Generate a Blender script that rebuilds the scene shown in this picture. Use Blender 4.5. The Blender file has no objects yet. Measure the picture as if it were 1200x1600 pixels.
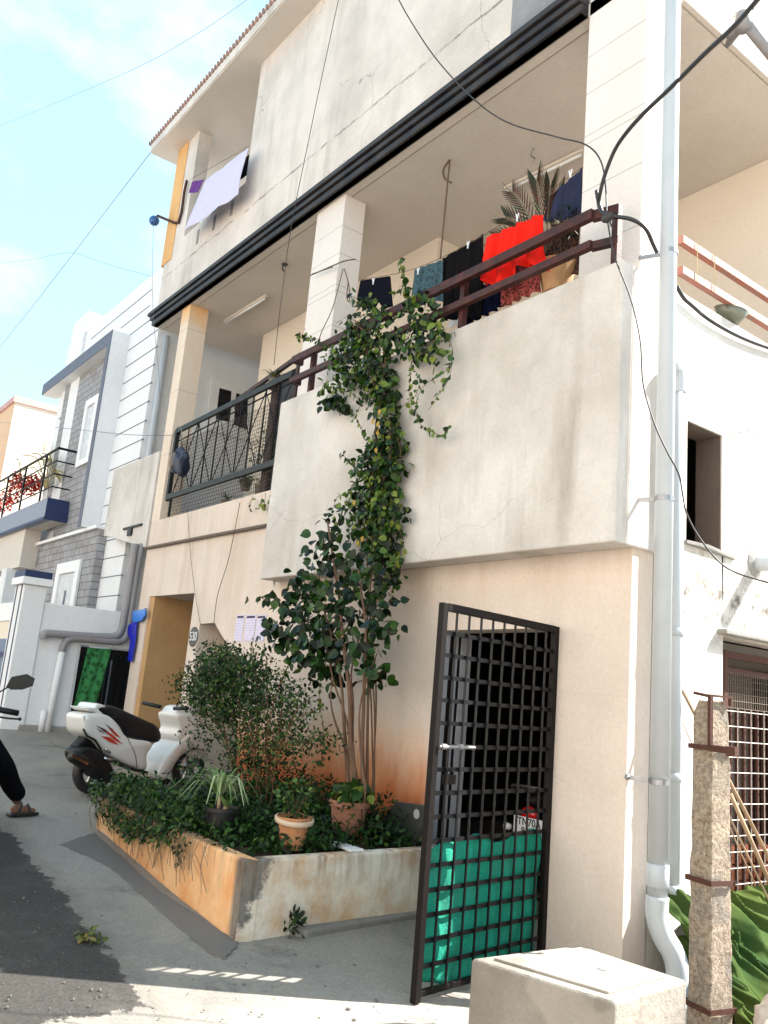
import bpy, math, random
from mathutils import Vector, Matrix
random.seed(7)
PI = math.pi
sc = bpy.context.scene
# ------------------------------------------------------------------ camera
F_PX = 1330.7
R0 = Vector((0.60634195, 0.79044156, 0.08689983))     # camera right
R1 = Vector((-0.11484392, 0.19517815, -0.97402072))   # camera down
R2 = Vector((-0.78686741, 0.5806097, 0.20912211))     # camera forward
cam_d = bpy.data.cameras.new('camera'); cam = bpy.data.objects.new('camera', cam_d)
sc.collection.objects.link(cam)
cam.matrix_world = Matrix(((R0.x, -R1.x, -R2.x, 0), (R0.y, -R1.y, -R2.y, 0), (R0.z, -R1.z, -R2.z, 0), (0, 0, 0, 1)))
cam_d.sensor_fit = 'VERTICAL'; cam_d.sensor_height = 24; cam_d.lens = 24 * F_PX / 1600
cam_d.clip_start = 0.05; cam_d.clip_end = 2000
sc.camera = cam
# ------------------------------------------------------------------ sky and sun
SUN = Vector((0.335, 0.63, 0.70)).normalized()
elev = math.asin(SUN.z); azim = math.atan2(SUN.x, SUN.y)
w = bpy.data.worlds.new('World'); sc.world = w; w.use_nodes = True
nt = w.node_tree; N = nt.nodes; L = nt.links
for n in list(N): N.remove(n)
out = N.new('ShaderNodeOutputWorld'); bg = N.new('ShaderNodeBackground'); L.new(bg.outputs[0], out.inputs[0])
sky = N.new('ShaderNodeTexSky'); sky.sky_type = 'NISHITA'; sky.sun_disc = False
sky.sun_elevation = elev; sky.sun_rotation = azim; sky.air_density = 1.0; sky.dust_density = 1.4; sky.ozone_density = 1.0
tc = N.new('ShaderNodeTexCoord'); mp = N.new('ShaderNodeMapping'); mp.inputs['Scale'].default_value = (2.2, 2.2, 3.6)
mp.inputs['Location'].default_value = (3.1, 1.3, 0.4)
nz = N.new('ShaderNodeTexNoise'); nz.inputs['Scale'].default_value = 1.9; nz.inputs['Detail'].default_value = 7; nz.inputs['Roughness'].default_value = 0.55
rp = N.new('ShaderNodeValToRGB'); rp.color_ramp.elements[0].position = 0.53; rp.color_ramp.elements[1].position = 0.74
mx = N.new('ShaderNodeMixRGB'); mx.inputs[2].default_value = (2.6, 2.7, 2.75, 1)
mul = N.new('ShaderNodeMath'); mul.operation = 'MULTIPLY'; mul.inputs[1].default_value = 0.8
L.new(tc.outputs['Generated'], mp.inputs[0]); L.new(mp.outputs[0], nz.inputs[0]); L.new(nz.outputs[0], rp.inputs[0])
pale = N.new('ShaderNodeMixRGB'); pale.inputs[0].default_value = 0.7; pale.inputs[2].default_value = (1.35, 2.2, 2.55, 1)
L.new(sky.outputs[0], pale.inputs[1])
L.new(rp.outputs[0], mul.inputs[0]); L.new(mul.outputs[0], mx.inputs[0]); L.new(pale.outputs[0], mx.inputs[1]); L.new(mx.outputs[0], bg.inputs[0])
bg.inputs['Strength'].default_value = 0.15
sl = bpy.data.lights.new('sun', 'SUN'); so = bpy.data.objects.new('sun', sl); sc.collection.objects.link(so)
sl.energy = 5.0; sl.angle = math.radians(0.53); sl.color = (1.0, 0.95, 0.87)
so.rotation_euler = (-SUN).to_track_quat('-Z', 'Y').to_euler(); so.location = (0, 0, 20)
sc.view_settings.view_transform = 'Standard'; sc.view_settings.look = 'None'
sc.view_settings.exposure = 1.85; sc.view_settings.gamma = 1
sc.render.engine = 'CYCLES'
sc.cycles.max_bounces = 8; sc.cycles.diffuse_bounces = 5

# ------------------------------------------------------------------ helpers
def ray(u, v): return R0 * ((u - 600) / F_PX) + R1 * ((v - 800) / F_PX) + R2
def PY(u, v, y): d = ray(u, v); return d * (y / d.y)       # photo point on a wall plane Y=y
def PX(u, v, x): d = ray(u, v); return d * (x / d.x)
def PZ(u, v, z): d = ray(u, v); return d * (z / d.z)
def gz(x, y=0.0):                                          # the street climbs to the left
    if x > -12.5: return -1.56 - 0.09 * (x + 3.7)
    return -1.56 + 0.09 * 8.8 - 0.02 * (x + 12.5)
def PG(u, v, lift=0.0):
    d = ray(u, v)
    t = (-1.56 - 0.333 + lift) / (d.z + 0.09 * d.x); return d * t
def lin(h):
    h = h.lstrip('#'); o = []
    for i in (0, 2, 4):
        c = int(h[i:i+2], 16) / 255
        o.append(c / 12.92 if c <= 0.04045 else ((c + 0.055) / 1.055) ** 2.4)
    return tuple(o) + (1,)
def link(o): sc.collection.objects.link(o); return o
def tag(o, label=None, cat=None, group=None, kind=None):
    if label: o['label'] = label
    if cat: o['category'] = cat
    if group: o['group'] = group
    if kind: o['kind'] = kind
    return o
def empty(name, loc, label=None, cat=None, group=None):
    o = link(bpy.data.objects.new(name, None)); o.location = loc; o.empty_display_size = 0.1
    tag(o, label, cat, group); return o
class MB:
    def __init__(s): s.v = []; s.f = []; s.t = []; s.tone = 0.5
    def add(s, vs, fs):
        b = len(s.v); s.v.extend([Vector(p) for p in vs]); s.t.extend([s.tone] * len(vs))
        s.f.extend([tuple(b + i for i in f) for f in fs]); return s
    def box(s, x0, x1, y0, y1, z0, z1):
        if x0 > x1: x0, x1 = x1, x0
        if y0 > y1: y0, y1 = y1, y0
        if z0 > z1: z0, z1 = z1, z0
        return s.add([(x0,y0,z0),(x1,y0,z0),(x1,y1,z0),(x0,y1,z0),(x0,y0,z1),(x1,y0,z1),(x1,y1,z1),(x0,y1,z1)],
                     [(0,3,2,1),(4,5,6,7),(0,1,5,4),(1,2,6,5),(2,3,7,6),(3,0,4,7)])
    def prism(s, pts, off):
        n = len(pts); off = Vector(off); pts = [Vector(p) for p in pts]
        return s.add(pts + [p + off for p in pts],
            [tuple(range(n)), tuple(range(2*n-1, n-1, -1))] + [(i, i+n, (i+1) % n + n, (i+1) % n) for i in range(n)])
    def bar(s, a, b, wd, ht, up=(0, 0, 1)):
        a = Vector(a); b = Vector(b); d = (b - a).normalized(); up = Vector(up)
        if abs(d.dot(up)) > 0.99: up = Vector((0, 1, 0))
        x = d.cross(up).normalized(); y = x.cross(d).normalized()
        q = [x*wd/2 + y*ht/2, -x*wd/2 + y*ht/2, -x*wd/2 - y*ht/2, x*wd/2 - y*ht/2]
        return s.prism([a + k for k in q], b - a)
    def tube(s, pts, r, n=8, caps=True):
        pts = [Vector(p) for p in pts]; m = len(pts)
        rs = r if isinstance(r, (list, tuple)) else [r] * m
        b = len(s.v); ref = None; vs = []; fs = []
        for i, p in enumerate(pts):
            d = (pts[min(i+1, m-1)] - pts[max(i-1, 0)])
            if d.length < 1e-9: d = Vector((0, 0, 1))
            d.normalize()
            if ref is None:
                ref = d.cross(Vector((0, 0, 1)))
                if ref.length < 0.1: ref = d.cross(Vector((0, 1, 0)))
            ref = (ref - d * ref.dot(d)).normalized(); q = d.cross(ref)
            for k in range(n):
                a = 2 * PI * k / n; vs.append(p + (ref * math.cos(a) + q * math.sin(a)) * rs[i])
        for i in range(m - 1):
            for k in range(n):
                fs.append((i*n+k, i*n+(k+1) % n, (i+1)*n+(k+1) % n, (i+1)*n+k))
        if caps: fs += [tuple(range(n-1, -1, -1)), tuple(range((m-1)*n, m*n))]
        return s.add(vs, fs)
    def lathe(s, c, prof, n=20, axis=(0, 0, 1), caps=True):
        c = Vector(c); ax = Vector(axis).normalized()
        u = ax.cross(Vector((0, 0, 1)))
        if u.length < 0.1: u = Vector((1, 0, 0))
        u.normalize(); v = ax.cross(u); vs = []; fs = []
        for r, h in prof:
            for k in range(n):
                a = 2*PI*k/n; vs.append(c + ax*h + (u*math.cos(a) + v*math.sin(a)) * r)
        for i in range(len(prof)-1):
            for k in range(n): fs.append((i*n+k, i*n+(k+1) % n, (i+1)*n+(k+1) % n, (i+1)*n+k))
        if caps: fs += [tuple(range(n-1, -1, -1)), tuple(range((len(prof)-1)*n, len(prof)*n))]
        return s.add(vs, fs)
    def ball(s, c, r, sx=1, sy=1, sz=1, n=10):
        prof = [(max(1e-4, r*math.sin(PI*i/n)), -r*math.cos(PI*i/n)) for i in range(n+1)]
        b = len(s.v); s.lathe((0, 0, 0), prof, n*2, caps=False); c = Vector(c)
        for i in range(b, len(s.v)):
            p = s.v[i]; s.v[i] = Vector((p.x*sx, p.y*sy, p.z*sz)) + c
        return s
    def grid(s, fn, nu, nv):
        vs = [fn(i/nu, j/nv) for j in range(nv+1) for i in range(nu+1)]
        return s.add(vs, [(j*(nu+1)+i, j*(nu+1)+i+1, (j+1)*(nu+1)+i+1, (j+1)*(nu+1)+i) for j in range(nv) for i in range(nu)])
    def build(s, name, mat, parent=None, smooth=False, bevel=0, seg=2, solid=0, sub=0, tone=False, label=None, cat=None, group=None, kind=None):
        me = bpy.data.meshes.new(name); me.from_pydata([tuple(p) for p in s.v], [], s.f); me.update()
        if tone:
            at = me.attributes.new('tone', 'FLOAT', 'POINT'); at.data.foreach_set('value', s.t)
        me.materials.append(mat)
        if smooth: me.polygons.foreach_set('use_smooth', [True] * len(me.polygons))
        o = link(bpy.data.objects.new(name, me))
        if parent is not None:
            o.parent = parent
            o.matrix_parent_inverse = parent.matrix_basis.inverted() if parent.parent is None else Matrix.Identity(4)
        if solid: m = o.modifiers.new('solid', 'SOLIDIFY'); m.thickness = solid; m.offset = 0
        if bevel:
            m = o.modifiers.new('bevel', 'BEVEL'); m.width = bevel; m.segments = seg; m.limit_method = 'ANGLE'; m.angle_limit = math.radians(35)
        if sub: m = o.modifiers.new('sub', 'SUBSURF'); m.levels = sub; m.render_levels = sub
        tag(o, label, cat, group, kind); return o
def smooth_path(pts, k=6):
    pts = [Vector(p) for p in pts]; o = []
    for i in range(len(pts)-1):
        p0 = pts[max(i-1, 0)]; p1 = pts[i]; p2 = pts[i+1]; p3 = pts[min(i+2, len(pts)-1)]
        for j in range(k):
            t = j/k; o.append(0.5*((2*p1)+(p2-p0)*t+(2*p0-5*p1+4*p2-p3)*t*t+(3*p1-p0-3*p2+p3)*t**3))
    o.append(pts[-1]); return o

# ------------------------------------------------------------------ materials
def newmat(name):
    m = bpy.data.materials.new(name); m.use_nodes = True; t = m.node_tree
    return m, t, t.nodes['Principled BSDF']
def noise(t, vec, scale, detail=5, rough=0.55, sx=(1, 1, 1)):
    mp = t.nodes.new('ShaderNodeMapping'); mp.inputs['Scale'].default_value = sx; t.links.new(vec, mp.inputs[0])
    n = t.nodes.new('ShaderNodeTexNoise'); n.inputs['Scale'].default_value = scale; n.inputs['Detail'].default_value = detail
    n.inputs['Roughness'].default_value = rough; t.links.new(mp.outputs[0], n.inputs[0]); return n.outputs[0]
def ramp(t, fac, a, b, ca=(0, 0, 0, 1), cb=(1, 1, 1, 1)):
    r = t.nodes.new('ShaderNodeValToRGB'); r.color_ramp.elements[0].position = a; r.color_ramp.elements[1].position = b
    r.color_ramp.elements[0].color = ca; r.color_ramp.elements[1].color = cb; t.links.new(fac, r.inputs[0]); return r.outputs[0]
def mixc(t, fac, a, b, mode='MIX'):
    m = t.nodes.new('ShaderNodeMixRGB'); m.blend_type = mode
    for s, x in ((0, fac), (1, a), (2, b)):
        if isinstance(x, (tuple, list)): m.inputs[s].default_value = x
        elif isinstance(x, (int, float)): m.inputs[s].default_value = x
        else: t.links.new(x, m.inputs[s])
    return m.outputs[0]
def mth(t, op, a, b=0.0):
    m = t.nodes.new('ShaderNodeMath'); m.operation = op
    for s, x in ((0, a), (1, b)):
        if isinstance(x, (int, float)): m.inputs[s].default_value = x
        else: t.links.new(x, m.inputs[s])
    return m.outputs[0]
def bump(t, b, h, st=0.2, dist=0.01):
    n = t.nodes.new('ShaderNodeBump'); n.inputs['Strength'].default_value = st; n.inputs['Distance'].default_value = dist
    t.links.new(h, n.inputs['Height']); t.links.new(n.outputs[0], b.inputs['Normal'])
def pos(t):
    g = t.nodes.new('ShaderNodeNewGeometry'); return g.outputs['Position']
def sep(t, v):
    s = t.nodes.new('ShaderNodeSeparateXYZ'); t.links.new(v, s.inputs[0]); return s.outputs
def remap(t, v, a, b):                     # 0 at a, 1 at b, clamped
    m = t.nodes.new('ShaderNodeMapRange'); m.inputs[1].default_value = a; m.inputs[2].default_value = b
    m.clamp = True; t.links.new(v, m.inputs[0]); return m.outputs[0]
def plaster(name, base, dirt='#8d8478', amt=0.35, streak=0.35, st=0.25, spots=0.0, extra=None, rough=0.9, crack=0.0):
    m, t, b = newmat(name); p = pos(t)
    base = lin(base) if isinstance(base, str) else base; dirt = lin(dirt)
    big = ramp(t, noise(t, p, 0.9, 6, 0.6), 0.42, 0.72)
    c = mixc(t, mth(t, 'MULTIPLY', big, amt), base, dirt)
    sk = ramp(t, noise(t, p, 3.2, 5, 0.6, (1, 1, 0.12)), 0.5, 0.75)
    sk2 = mth(t, 'MULTIPLY', sk, ramp(t, noise(t, p, 0.6, 3), 0.35, 0.65))
    c = mixc(t, mth(t, 'MULTIPLY', sk2, streak), c, dirt)
    fine = noise(t, p, 38, 4, 0.7)
    c = mixc(t, 0.12, c, mixc(t, 1.0, c, ramp(t, fine, 0.3, 0.7), 'MULTIPLY'))
    if spots:
        sp = ramp(t, noise(t, p, 7, 8, 0.75), 0.62, 0.7)
        c = mixc(t, mth(t, 'MULTIPLY', sp, spots), c, lin('#5d564d'))
    if crack:
        vo = t.nodes.new('ShaderNodeTexVoronoi'); vo.feature = 'DISTANCE_TO_EDGE'; vo.inputs['Scale'].default_value = 0.62
        nn = t.nodes.new('ShaderNodeTexNoise'); nn.inputs['Scale'].default_value = 2.2; nn.inputs['Detail'].default_value = 8; t.links.new(p, nn.inputs[0])
        t.links.new(mixc(t, 0.45, p, nn.outputs[1], 'ADD'), vo.inputs[0])
        ck = mth(t, 'MULTIPLY', remap(t, vo.outputs[0], .0035, .0012), ramp(t, noise(t, p, 1.1, 3), .48, .56)); c = mixc(t, mth(t, 'MULTIPLY', ck, crack), c, lin('#4a423a'))
        pt = ramp(t, noise(t, p, 1.7, 3, .4), .56, .575); c = mixc(t, mth(t, 'MULTIPLY', pt, crack*.16), c, lin('#cfc4b4'))
    if extra: c = extra(t, p, c)
    t.links.new(c, b.inputs['Base Color']); b.inputs['Roughness'].default_value = rough
    h = mth(t, 'ADD', mth(t, 'MULTIPLY', fine, 0.35), noise(t, p, 4, 5, 0.6))
    bump(t, b, h, st, 0.02); return m
def simple(name, col, rough=0.6, metal=0.0, var=0.25, scale=9, col2=None, bst=0.1, spec=None):
    m, t, b = newmat(name); p = pos(t); c = lin(col) if isinstance(col, str) else col
    c2 = lin(col2) if col2 else tuple(x*(1-var) for x in c[:3]) + (1,)
    n = noise(t, p, scale, 6, 0.6); t.links.new(mixc(t, ramp(t, n, 0.35, 0.7), c, c2), b.inputs['Base Color'])
    b.inputs['Roughness'].default_value = rough; b.inputs['Metallic'].default_value = metal
    if spec is not None: b.inputs['Specular IOR Level'].default_value = spec
    if bst: bump(t, b, noise(t, p, scale*4, 4), bst, 0.005)
    return m
def leafmat(name, cols, rough=0.42, trans=0.25):
    m, t, b = newmat(name); a = t.nodes.new('ShaderNodeAttribute'); a.attribute_name = 'tone'
    r = t.nodes.new('ShaderNodeValToRGB'); el = r.color_ramp.elements
    el[0].position = 0; el[0].color = lin(cols[0]); el[1].position = 1; el[1].color = lin(cols[-1])
    for i, c in enumerate(cols[1:-1]):
        e = el.new((i+1)/(len(cols)-1)); e.color = lin(c)
    t.links.new(a.outputs['Fac'], r.inputs[0])
    c = mixc(t, 0.35, r.outputs[0], mixc(t, 1.0, r.outputs[0], ramp(t, noise(t, pos(t), 30, 3), 0.3, 0.7), 'MULTIPLY'))
    t.links.new(c, b.inputs['Base Color']); b.inputs['Roughness'].default_value = rough; b.inputs['Specular IOR Level'].default_value = .28
    tr = t.nodes.new('ShaderNodeBsdfTranslucent'); t.links.new(r.outputs[0], tr.inputs[0])
    ms = t.nodes.new('ShaderNodeMixShader'); ms.inputs[0].default_value = trans
    o = t.nodes['Material Output']; t.links.new(b.outputs[0], ms.inputs[1]); t.links.new(tr.outputs[0], ms.inputs[2]); t.links.new(ms.outputs[0], o.inputs[0])
    return m
def seams(t, p, c, zs, axis_z=True, col='#7d746b', w=0.006, amt=0.8):
    z = sep(t, p)[2]
    for zz in zs:
        d = mth(t, 'ABSOLUTE', mth(t, 'SUBTRACT', z, zz)); f = remap(t, d, w, w*0.4)
        c = mixc(t, mth(t, 'MULTIPLY', f, amt), c, lin(col))
    return c

def ground_stain(t, p, c):
    s = sep(t, p)
    n = noise(t, p, 2.2, 6, 0.65, (1.6, 1.6, 0.55))
    zz = mth(t, 'ADD', s[2], mth(t, 'MULTIPLY', mth(t, 'SUBTRACT', n, 0.5), -0.7))
    f = remap(t, zz, -0.15, -0.75)
    fx = mth(t, 'MULTIPLY', remap(t, s[0], -5.0, -5.2), remap(t, s[0], -9.6, -8.6))
    c = mixc(t, mth(t, 'MULTIPLY', mth(t, 'MULTIPLY', f, fx), 0.8), c, lin('#e0984e'))
    f2 = remap(t, zz, -0.38, -0.85); c = mixc(t, mth(t, 'MULTIPLY', mth(t, 'MULTIPLY', f2, fx), 0.85), c, lin('#a8481a'))
    # faint brown seepage under the balcony box and low wall dirt
    g = mth(t, 'MULTIPLY', remap(t, mth(t, 'ADD', s[2], mth(t, 'MULTIPLY', n, 1.0)), 0.9, 1.6), ramp(t, noise(t, p, 5, 4, 0.6, (1, 1, 0.06)), 0.45, 0.65))
    c = mixc(t, mth(t, 'MULTIPLY', g, 0.22), c, lin('#b08c63'))
    return seams(t, p, c, [0.12], w=0.004, amt=0.12)
M = {}
M['wall'] = plaster('peach_plaster', (0.72, 0.605, 0.525, 1), '#a0907f', 0.28, 0.4, 0.22, extra=ground_stain, crack=.2)
M['box'] = plaster('stained_plaster', (0.67, 0.625, 0.585, 1), '#857869', 0.5, 0.75, 0.25, crack=.25)
M['upper'] = plaster('upper_plaster', (0.70, 0.625, 0.57, 1), '#8b8279', 0.45, 0.6, 0.25, crack=.5,
    extra=lambda t, p, c: mixc(t, mth(t, 'MULTIPLY', mth(t, 'MULTIPLY', remap(t, mth(t, 'ABSOLUTE', mth(t, 'SUBTRACT', sep(t, p)[2], mth(t, 'ADD', 6.12, mth(t, 'MULTIPLY', noise(t, p, 1.6, 5, .7), .16)))), 0.022, 0.004), ramp(t, noise(t, p, 2.6, 6, .7), .42, .6)), 0.75), c, lin('#4c463f')))
M['column'] = plaster('column_plaster', (0.74, 0.68, 0.64, 1), '#b0a294', 0.15, 0.15, 0.12,
    extra=lambda t, p, c: seams(t, p, c, [4.95, 4.62, 4.25, 4.18, 3.78, 3.3], w=0.006, amt=0.55))
M['column_warm'] = plaster('column_warm_plaster', (0.74, 0.62, 0.51, 1), '#b0916a', 0.25, 0.2, 0.12,
    extra=lambda t, p, c: mixc(t, mth(t, 'MULTIPLY', remap(t, mth(t, 'ADD', sep(t, p)[2], mth(t, 'MULTIPLY', noise(t, p, 5, 5), .5)), 5.2, 5.6), .75), seams(t, p, c, [4.95, 4.0, 3.05], w=0.006, amt=0.55), lin('#e0a040')))
M['orange'] = plaster('orange_paint', (0.74, 0.42, 0.17, 1), '#a06a30', 0.3, 0.35, 0.15)
M['door_orange'] = plaster('door_orange_paint', (0.56, 0.33, 0.15, 1), '#8a6238', 0.5, 0.6, 0.15, spots=0.12)
M['ceiling'] = plaster('ceiling_paint', (0.66, 0.595, 0.53, 1), '#948777', 0.18, 0.0, 0.08)
M['inner'] = plaster('inner_wall_paint', (0.74, 0.64, 0.53, 1), '#a28a6e', 0.12, 0.1, 0.1)
M['white'] = plaster('white_plaster', (0.78, 0.785, 0.80, 1), '#a9a59e', 0.15, 0.18, 0.2)
M['whitetop'] = plaster('bright_white_plaster', (0.78, 0.76, 0.77, 1), '#b0a8a4', 0.12, 0.15, 0.15)
M['side'] = plaster('side_plaster', (0.72, 0.68, 0.63, 1), '#8a7560', 0.45, 0.6, 0.45,
    extra=lambda t, p, c: mixc(t, mth(t, 'MULTIPLY', mth(t, 'MULTIPLY', ramp(t, noise(t, p, 4.5, 9, .75), .44, .6), remap(t, mth(t, 'ABSOLUTE', mth(t, 'SUBTRACT', sep(t, p)[2], .82)), .42, .05)), .92), mixc(t, mth(t, 'MULTIPLY', ramp(t, noise(t, p, 2.4, 9, .78), .56, .66), .75), c, lin('#8a6a4c')), lin('#43372d')), crack=1.0)
M['cement'] = plaster('rough_cement', (0.30, 0.285, 0.265, 1), '#57504a', 0.6, 0.5, 0.5, spots=0.3)
M['blackened'] = plaster('blackened_cement', (0.16, 0.16, 0.17, 1), '#d0cfcc', 0.35, 0.5, 0.5)
M['cream'] = plaster('cream_plaster', (0.80, 0.70, 0.58, 1), '#c8ae8e', 0.1, 0.1, 0.1)
M['peach'] = plaster('peach_far_plaster', (0.72, 0.47, 0.30, 1), '#b08060', 0.1, 0.1, 0.1)
M['pink'] = simple('pink_paint', '#cf9f98', 0.8)
M['black'] = simple('black_paint', (0.006, 0.0055, 0.006, 1), 0.5, 0.0, 0.5, 20, '#1c1411', spec=.15)
M['band'] = simple('dark_band_paint', (0.018, 0.017, 0.022, 1), 0.5, 0.0, 0.4, 5, '#3c3836', spec=.25)
M['bandgrey'] = simple('grey_band_paint', '#8d8a88', 0.8)
M['rust'] = simple('rust_red_paint', (0.075, 0.016, 0.010, 1), 0.55, 0.0, 0.5, 9, '#1c1214', 0.4, spec=.3)
M['rustbright'] = simple('rusty_salmon_paint', (0.42, 0.15, 0.10, 1), 0.6, 0.1, 0.5, 22, '#8d7770', 0.4)
M['grille'] = simple('black_grille_paint', (0.010, 0.010, 0.012, 1), 0.6, 0, 0.4, 20, spec=.2)
M['greyrail'] = simple('weathered_rail', (0.012, 0.013, 0.013, 1), 0.5, 0.0, 0.4, 10, '#32352f', spec=.2)
M['steel'] = simple('dull_steel', (0.35, 0.35, 0.36, 1), 0.4, 0.9, 0.3, 15)
M['pvc'] = simple('white_pvc', (0.47, 0.50, 0.53, 1), 0.35, 0, 0.08, 3, '#aeb2b6')
M['pvcgrey'] = simple('grey_pvc', (0.27, 0.26, 0.27, 1), 0.5, 0, 0.2, 6)
M['cable'] = simple('black_cable', (0.02, 0.018, 0.02, 1), 0.5, 0, 0.2)
M['rope'] = simple('brown_rope', (0.14, 0.09, 0.06, 1), 0.9)
M['bluegrey'] = simple('blue_grey_paint', (0.11, 0.125, 0.17, 1), 0.7, 0, 0.15, 5)
M['navy'] = simple('navy_paint', (0.012, 0.025, 0.10, 1), 0.6, 0, 0.2, 5)
M['gateblue'] = simple('pale_blue_gate', (0.10, 0.14, 0.25, 1), 0.5, 0, 0.2, 5)
M['frame'] = simple('white_frame_paint', (0.78, 0.78, 0.78, 1), 0.6, 0, 0.06)
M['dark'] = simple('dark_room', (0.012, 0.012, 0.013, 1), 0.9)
M['glassdark'] = simple('dark_window_glass', (0.012, 0.014, 0.018, 1), 0.08, 0, 0.3)
M['lamp'] = simple('tube_light_plastic', (0.66, 0.58, 0.50, 1), 0.5, 0, 0.05)
M['slat'] = simple('grey_door_paint', (0.33, 0.34, 0.38, 1), 0.5, 0, 0.2, 6)
# brick cladding
def brickmat(name, c1, c2, mortar, sc_=4.2):
    m, t, b = newmat(name); p = pos(t); s = sep(t, p); cb = t.nodes.new('ShaderNodeCombineXYZ')
    t.links.new(s[0], cb.inputs[0]); t.links.new(s[2], cb.inputs[1])
    br = t.nodes.new('ShaderNodeTexBrick'); br.inputs['Scale'].default_value = 1.0; br.inputs['Brick Width'].default_value = 0.36
    br.inputs['Row Height'].default_value = 0.125; br.inputs['Mortar Size'].default_value = 0.006; br.inputs['Color1'].default_value = lin(c1)
    br.inputs['Color2'].default_value = lin(c2); br.inputs['Mortar'].default_value = lin(mortar); br.inputs['Bias'].default_value = -0.35
    br.offset_frequency = 2; br.squash = 0.6; br.squash_frequency = 3
    t.links.new(cb.outputs[0], br.inputs[0])
    c = mixc(t, 0.35, br.outputs[0], mixc(t, 1, br.outputs[0], ramp(t, noise(t, p, 12, 6, .7), .3, .7), 'MULTIPLY'))
    t.links.new(c, b.inputs['Base Color']); b.inputs['Roughness'].default_value = 0.8
    bump(t, b, mth(t, 'SUBTRACT', noise(t, p, 14, 5), mth(t, 'MULTIPLY', br.outputs[1], 1.2)), 0.5, 0.01); return m
M['brick'] = brickmat('slate_brick_cladding', '#a2a1a4', '#8f8582', '#5c5b5f')
# ground
def groundmat():
    m, t, b = newmat('worn_concrete_road'); p = pos(t)
    n1 = noise(t, p, 0.55, 7, 0.62); n2 = noise(t, p, 3.1, 8, 0.65); n3 = noise(t, p, 45, 4, 0.7)
    c = mixc(t, ramp(t, n1, 0.38, 0.62), (0.32, 0.293, 0.26, 1), (0.205, 0.19, 0.17, 1))
    c = mixc(t, mth(t, 'MULTIPLY', ramp(t, n2, 0.45, 0.7), 0.5), c, (0.34, 0.30, 0.25, 1))
    c = mixc(t, mth(t, 'MULTIPLY', ramp(t, noise(t, p, 1.4, 9, .75), .56, .66), .55), c, (0.075, 0.07, 0.065, 1))
    c = mixc(t, 0.3, c, mixc(t, 1, c, ramp(t, n3, .3, .7), 'MULTIPLY'))
    a0 = PG(38, 1328); a1 = PG(215, 1540); dd = (a1-a0); dd.z = 0; dd.normalize(); nn0 = Vector((-dd.y, dd.x, 0))
    if nn0.dot(PG(0, 1400)-a0) > 0: nn0 = -nn0
    def lind(nv, a): 
        vm = t.nodes.new('ShaderNodeVectorMath'); vm.operation = 'DOT_PRODUCT'; t.links.new(p, vm.inputs[0]); vm.inputs[1].default_value = (nv.x, nv.y, 0); return mth(t, 'SUBTRACT', vm.outputs['Value'], nv.dot(Vector((a.x, a.y, 0))))
    nj = mth(t, 'MULTIPLY', mth(t, 'SUBTRACT', noise(t, p, 4.2, 11, .78), .5), .42)
    s1 = mth(t, 'ADD', lind(nn0, a0), nj); b0 = PG(0, 1296); b1 = PG(80, 1335); de = b1-b0; ne = Vector((-de.y, de.x, 0)).normalized()
    if ne.dot(PG(40, 1450)-b0) > 0: ne = -ne
    s2 = mth(t, 'ADD', lind(ne, b0), nj); e0 = PG(120, 1590); s3 = mth(t, 'ADD', lind(dd, e0), nj)
    mk = mth(t, 'MULTIPLY', remap(t, s1, .0, -.012), mth(t, 'MULTIPLY', remap(t, s2, .0, -.012), remap(t, s3, .0, -.012)))
    hole = remap(t, mth(t, 'ADD', noise(t, p, 1.1, 7, .7), mth(t, 'MULTIPLY', lind(nn0, a0), -.10)), .60, .57)
    va = noise(t, p, 60, 5, .7); ca = mixc(t, ramp(t, va, .35, .68), (0.011, 0.010, 0.009, 1), (0.046, 0.042, 0.038, 1))
    ca = mixc(t, mth(t, 'MULTIPLY', ramp(t, noise(t, p, 3.5, 8, .7), .52, .7), .5), ca, (0.09, 0.083, 0.075, 1))
    c = mixc(t, mth(t, 'MULTIPLY', mk, .95), c, ca)
    ws = remap(t, mth(t, 'ABSOLUTE', mth(t, 'SUBTRACT', s1, .03)), .10, .0); c = mixc(t, mth(t, 'MULTIPLY', ws, .3), c, (0.08, 0.07, 0.06, 1))
    vo = t.nodes.new('ShaderNodeTexVoronoi'); vo.feature = 'DISTANCE_TO_EDGE'; vo.inputs['Scale'].default_value = 0.55
    wn = t.nodes.new('ShaderNodeMixRGB'); wn.blend_type = 'ADD'; wn.inputs[0].default_value = 0.35
    t.links.new(p, wn.inputs[1]); nn = t.nodes.new('ShaderNodeTexNoise'); nn.inputs['Scale'].default_value = 3; nn.inputs['Detail'].default_value = 6
    t.links.new(p, nn.inputs[0]); t.links.new(nn.outputs[1], wn.inputs[2]); t.links.new(wn.outputs[0], vo.inputs[0])
    cr = remap(t, vo.outputs[0], 0.008, 0.002); c = mixc(t, mth(t, 'MULTIPLY', mth(t, 'MULTIPLY', cr, ramp(t, n1, .5, .6)), .5), c, (0.03, 0.028, 0.026, 1))
    t.links.new(c, b.inputs['Base Color']); b.inputs['Roughness'].default_value = 0.92
    bump(t, b, mth(t, 'ADD', mth(t, 'MULTIPLY', n3, .6), n2), 0.35, 0.02); return m
M['ground'] = groundmat()
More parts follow.
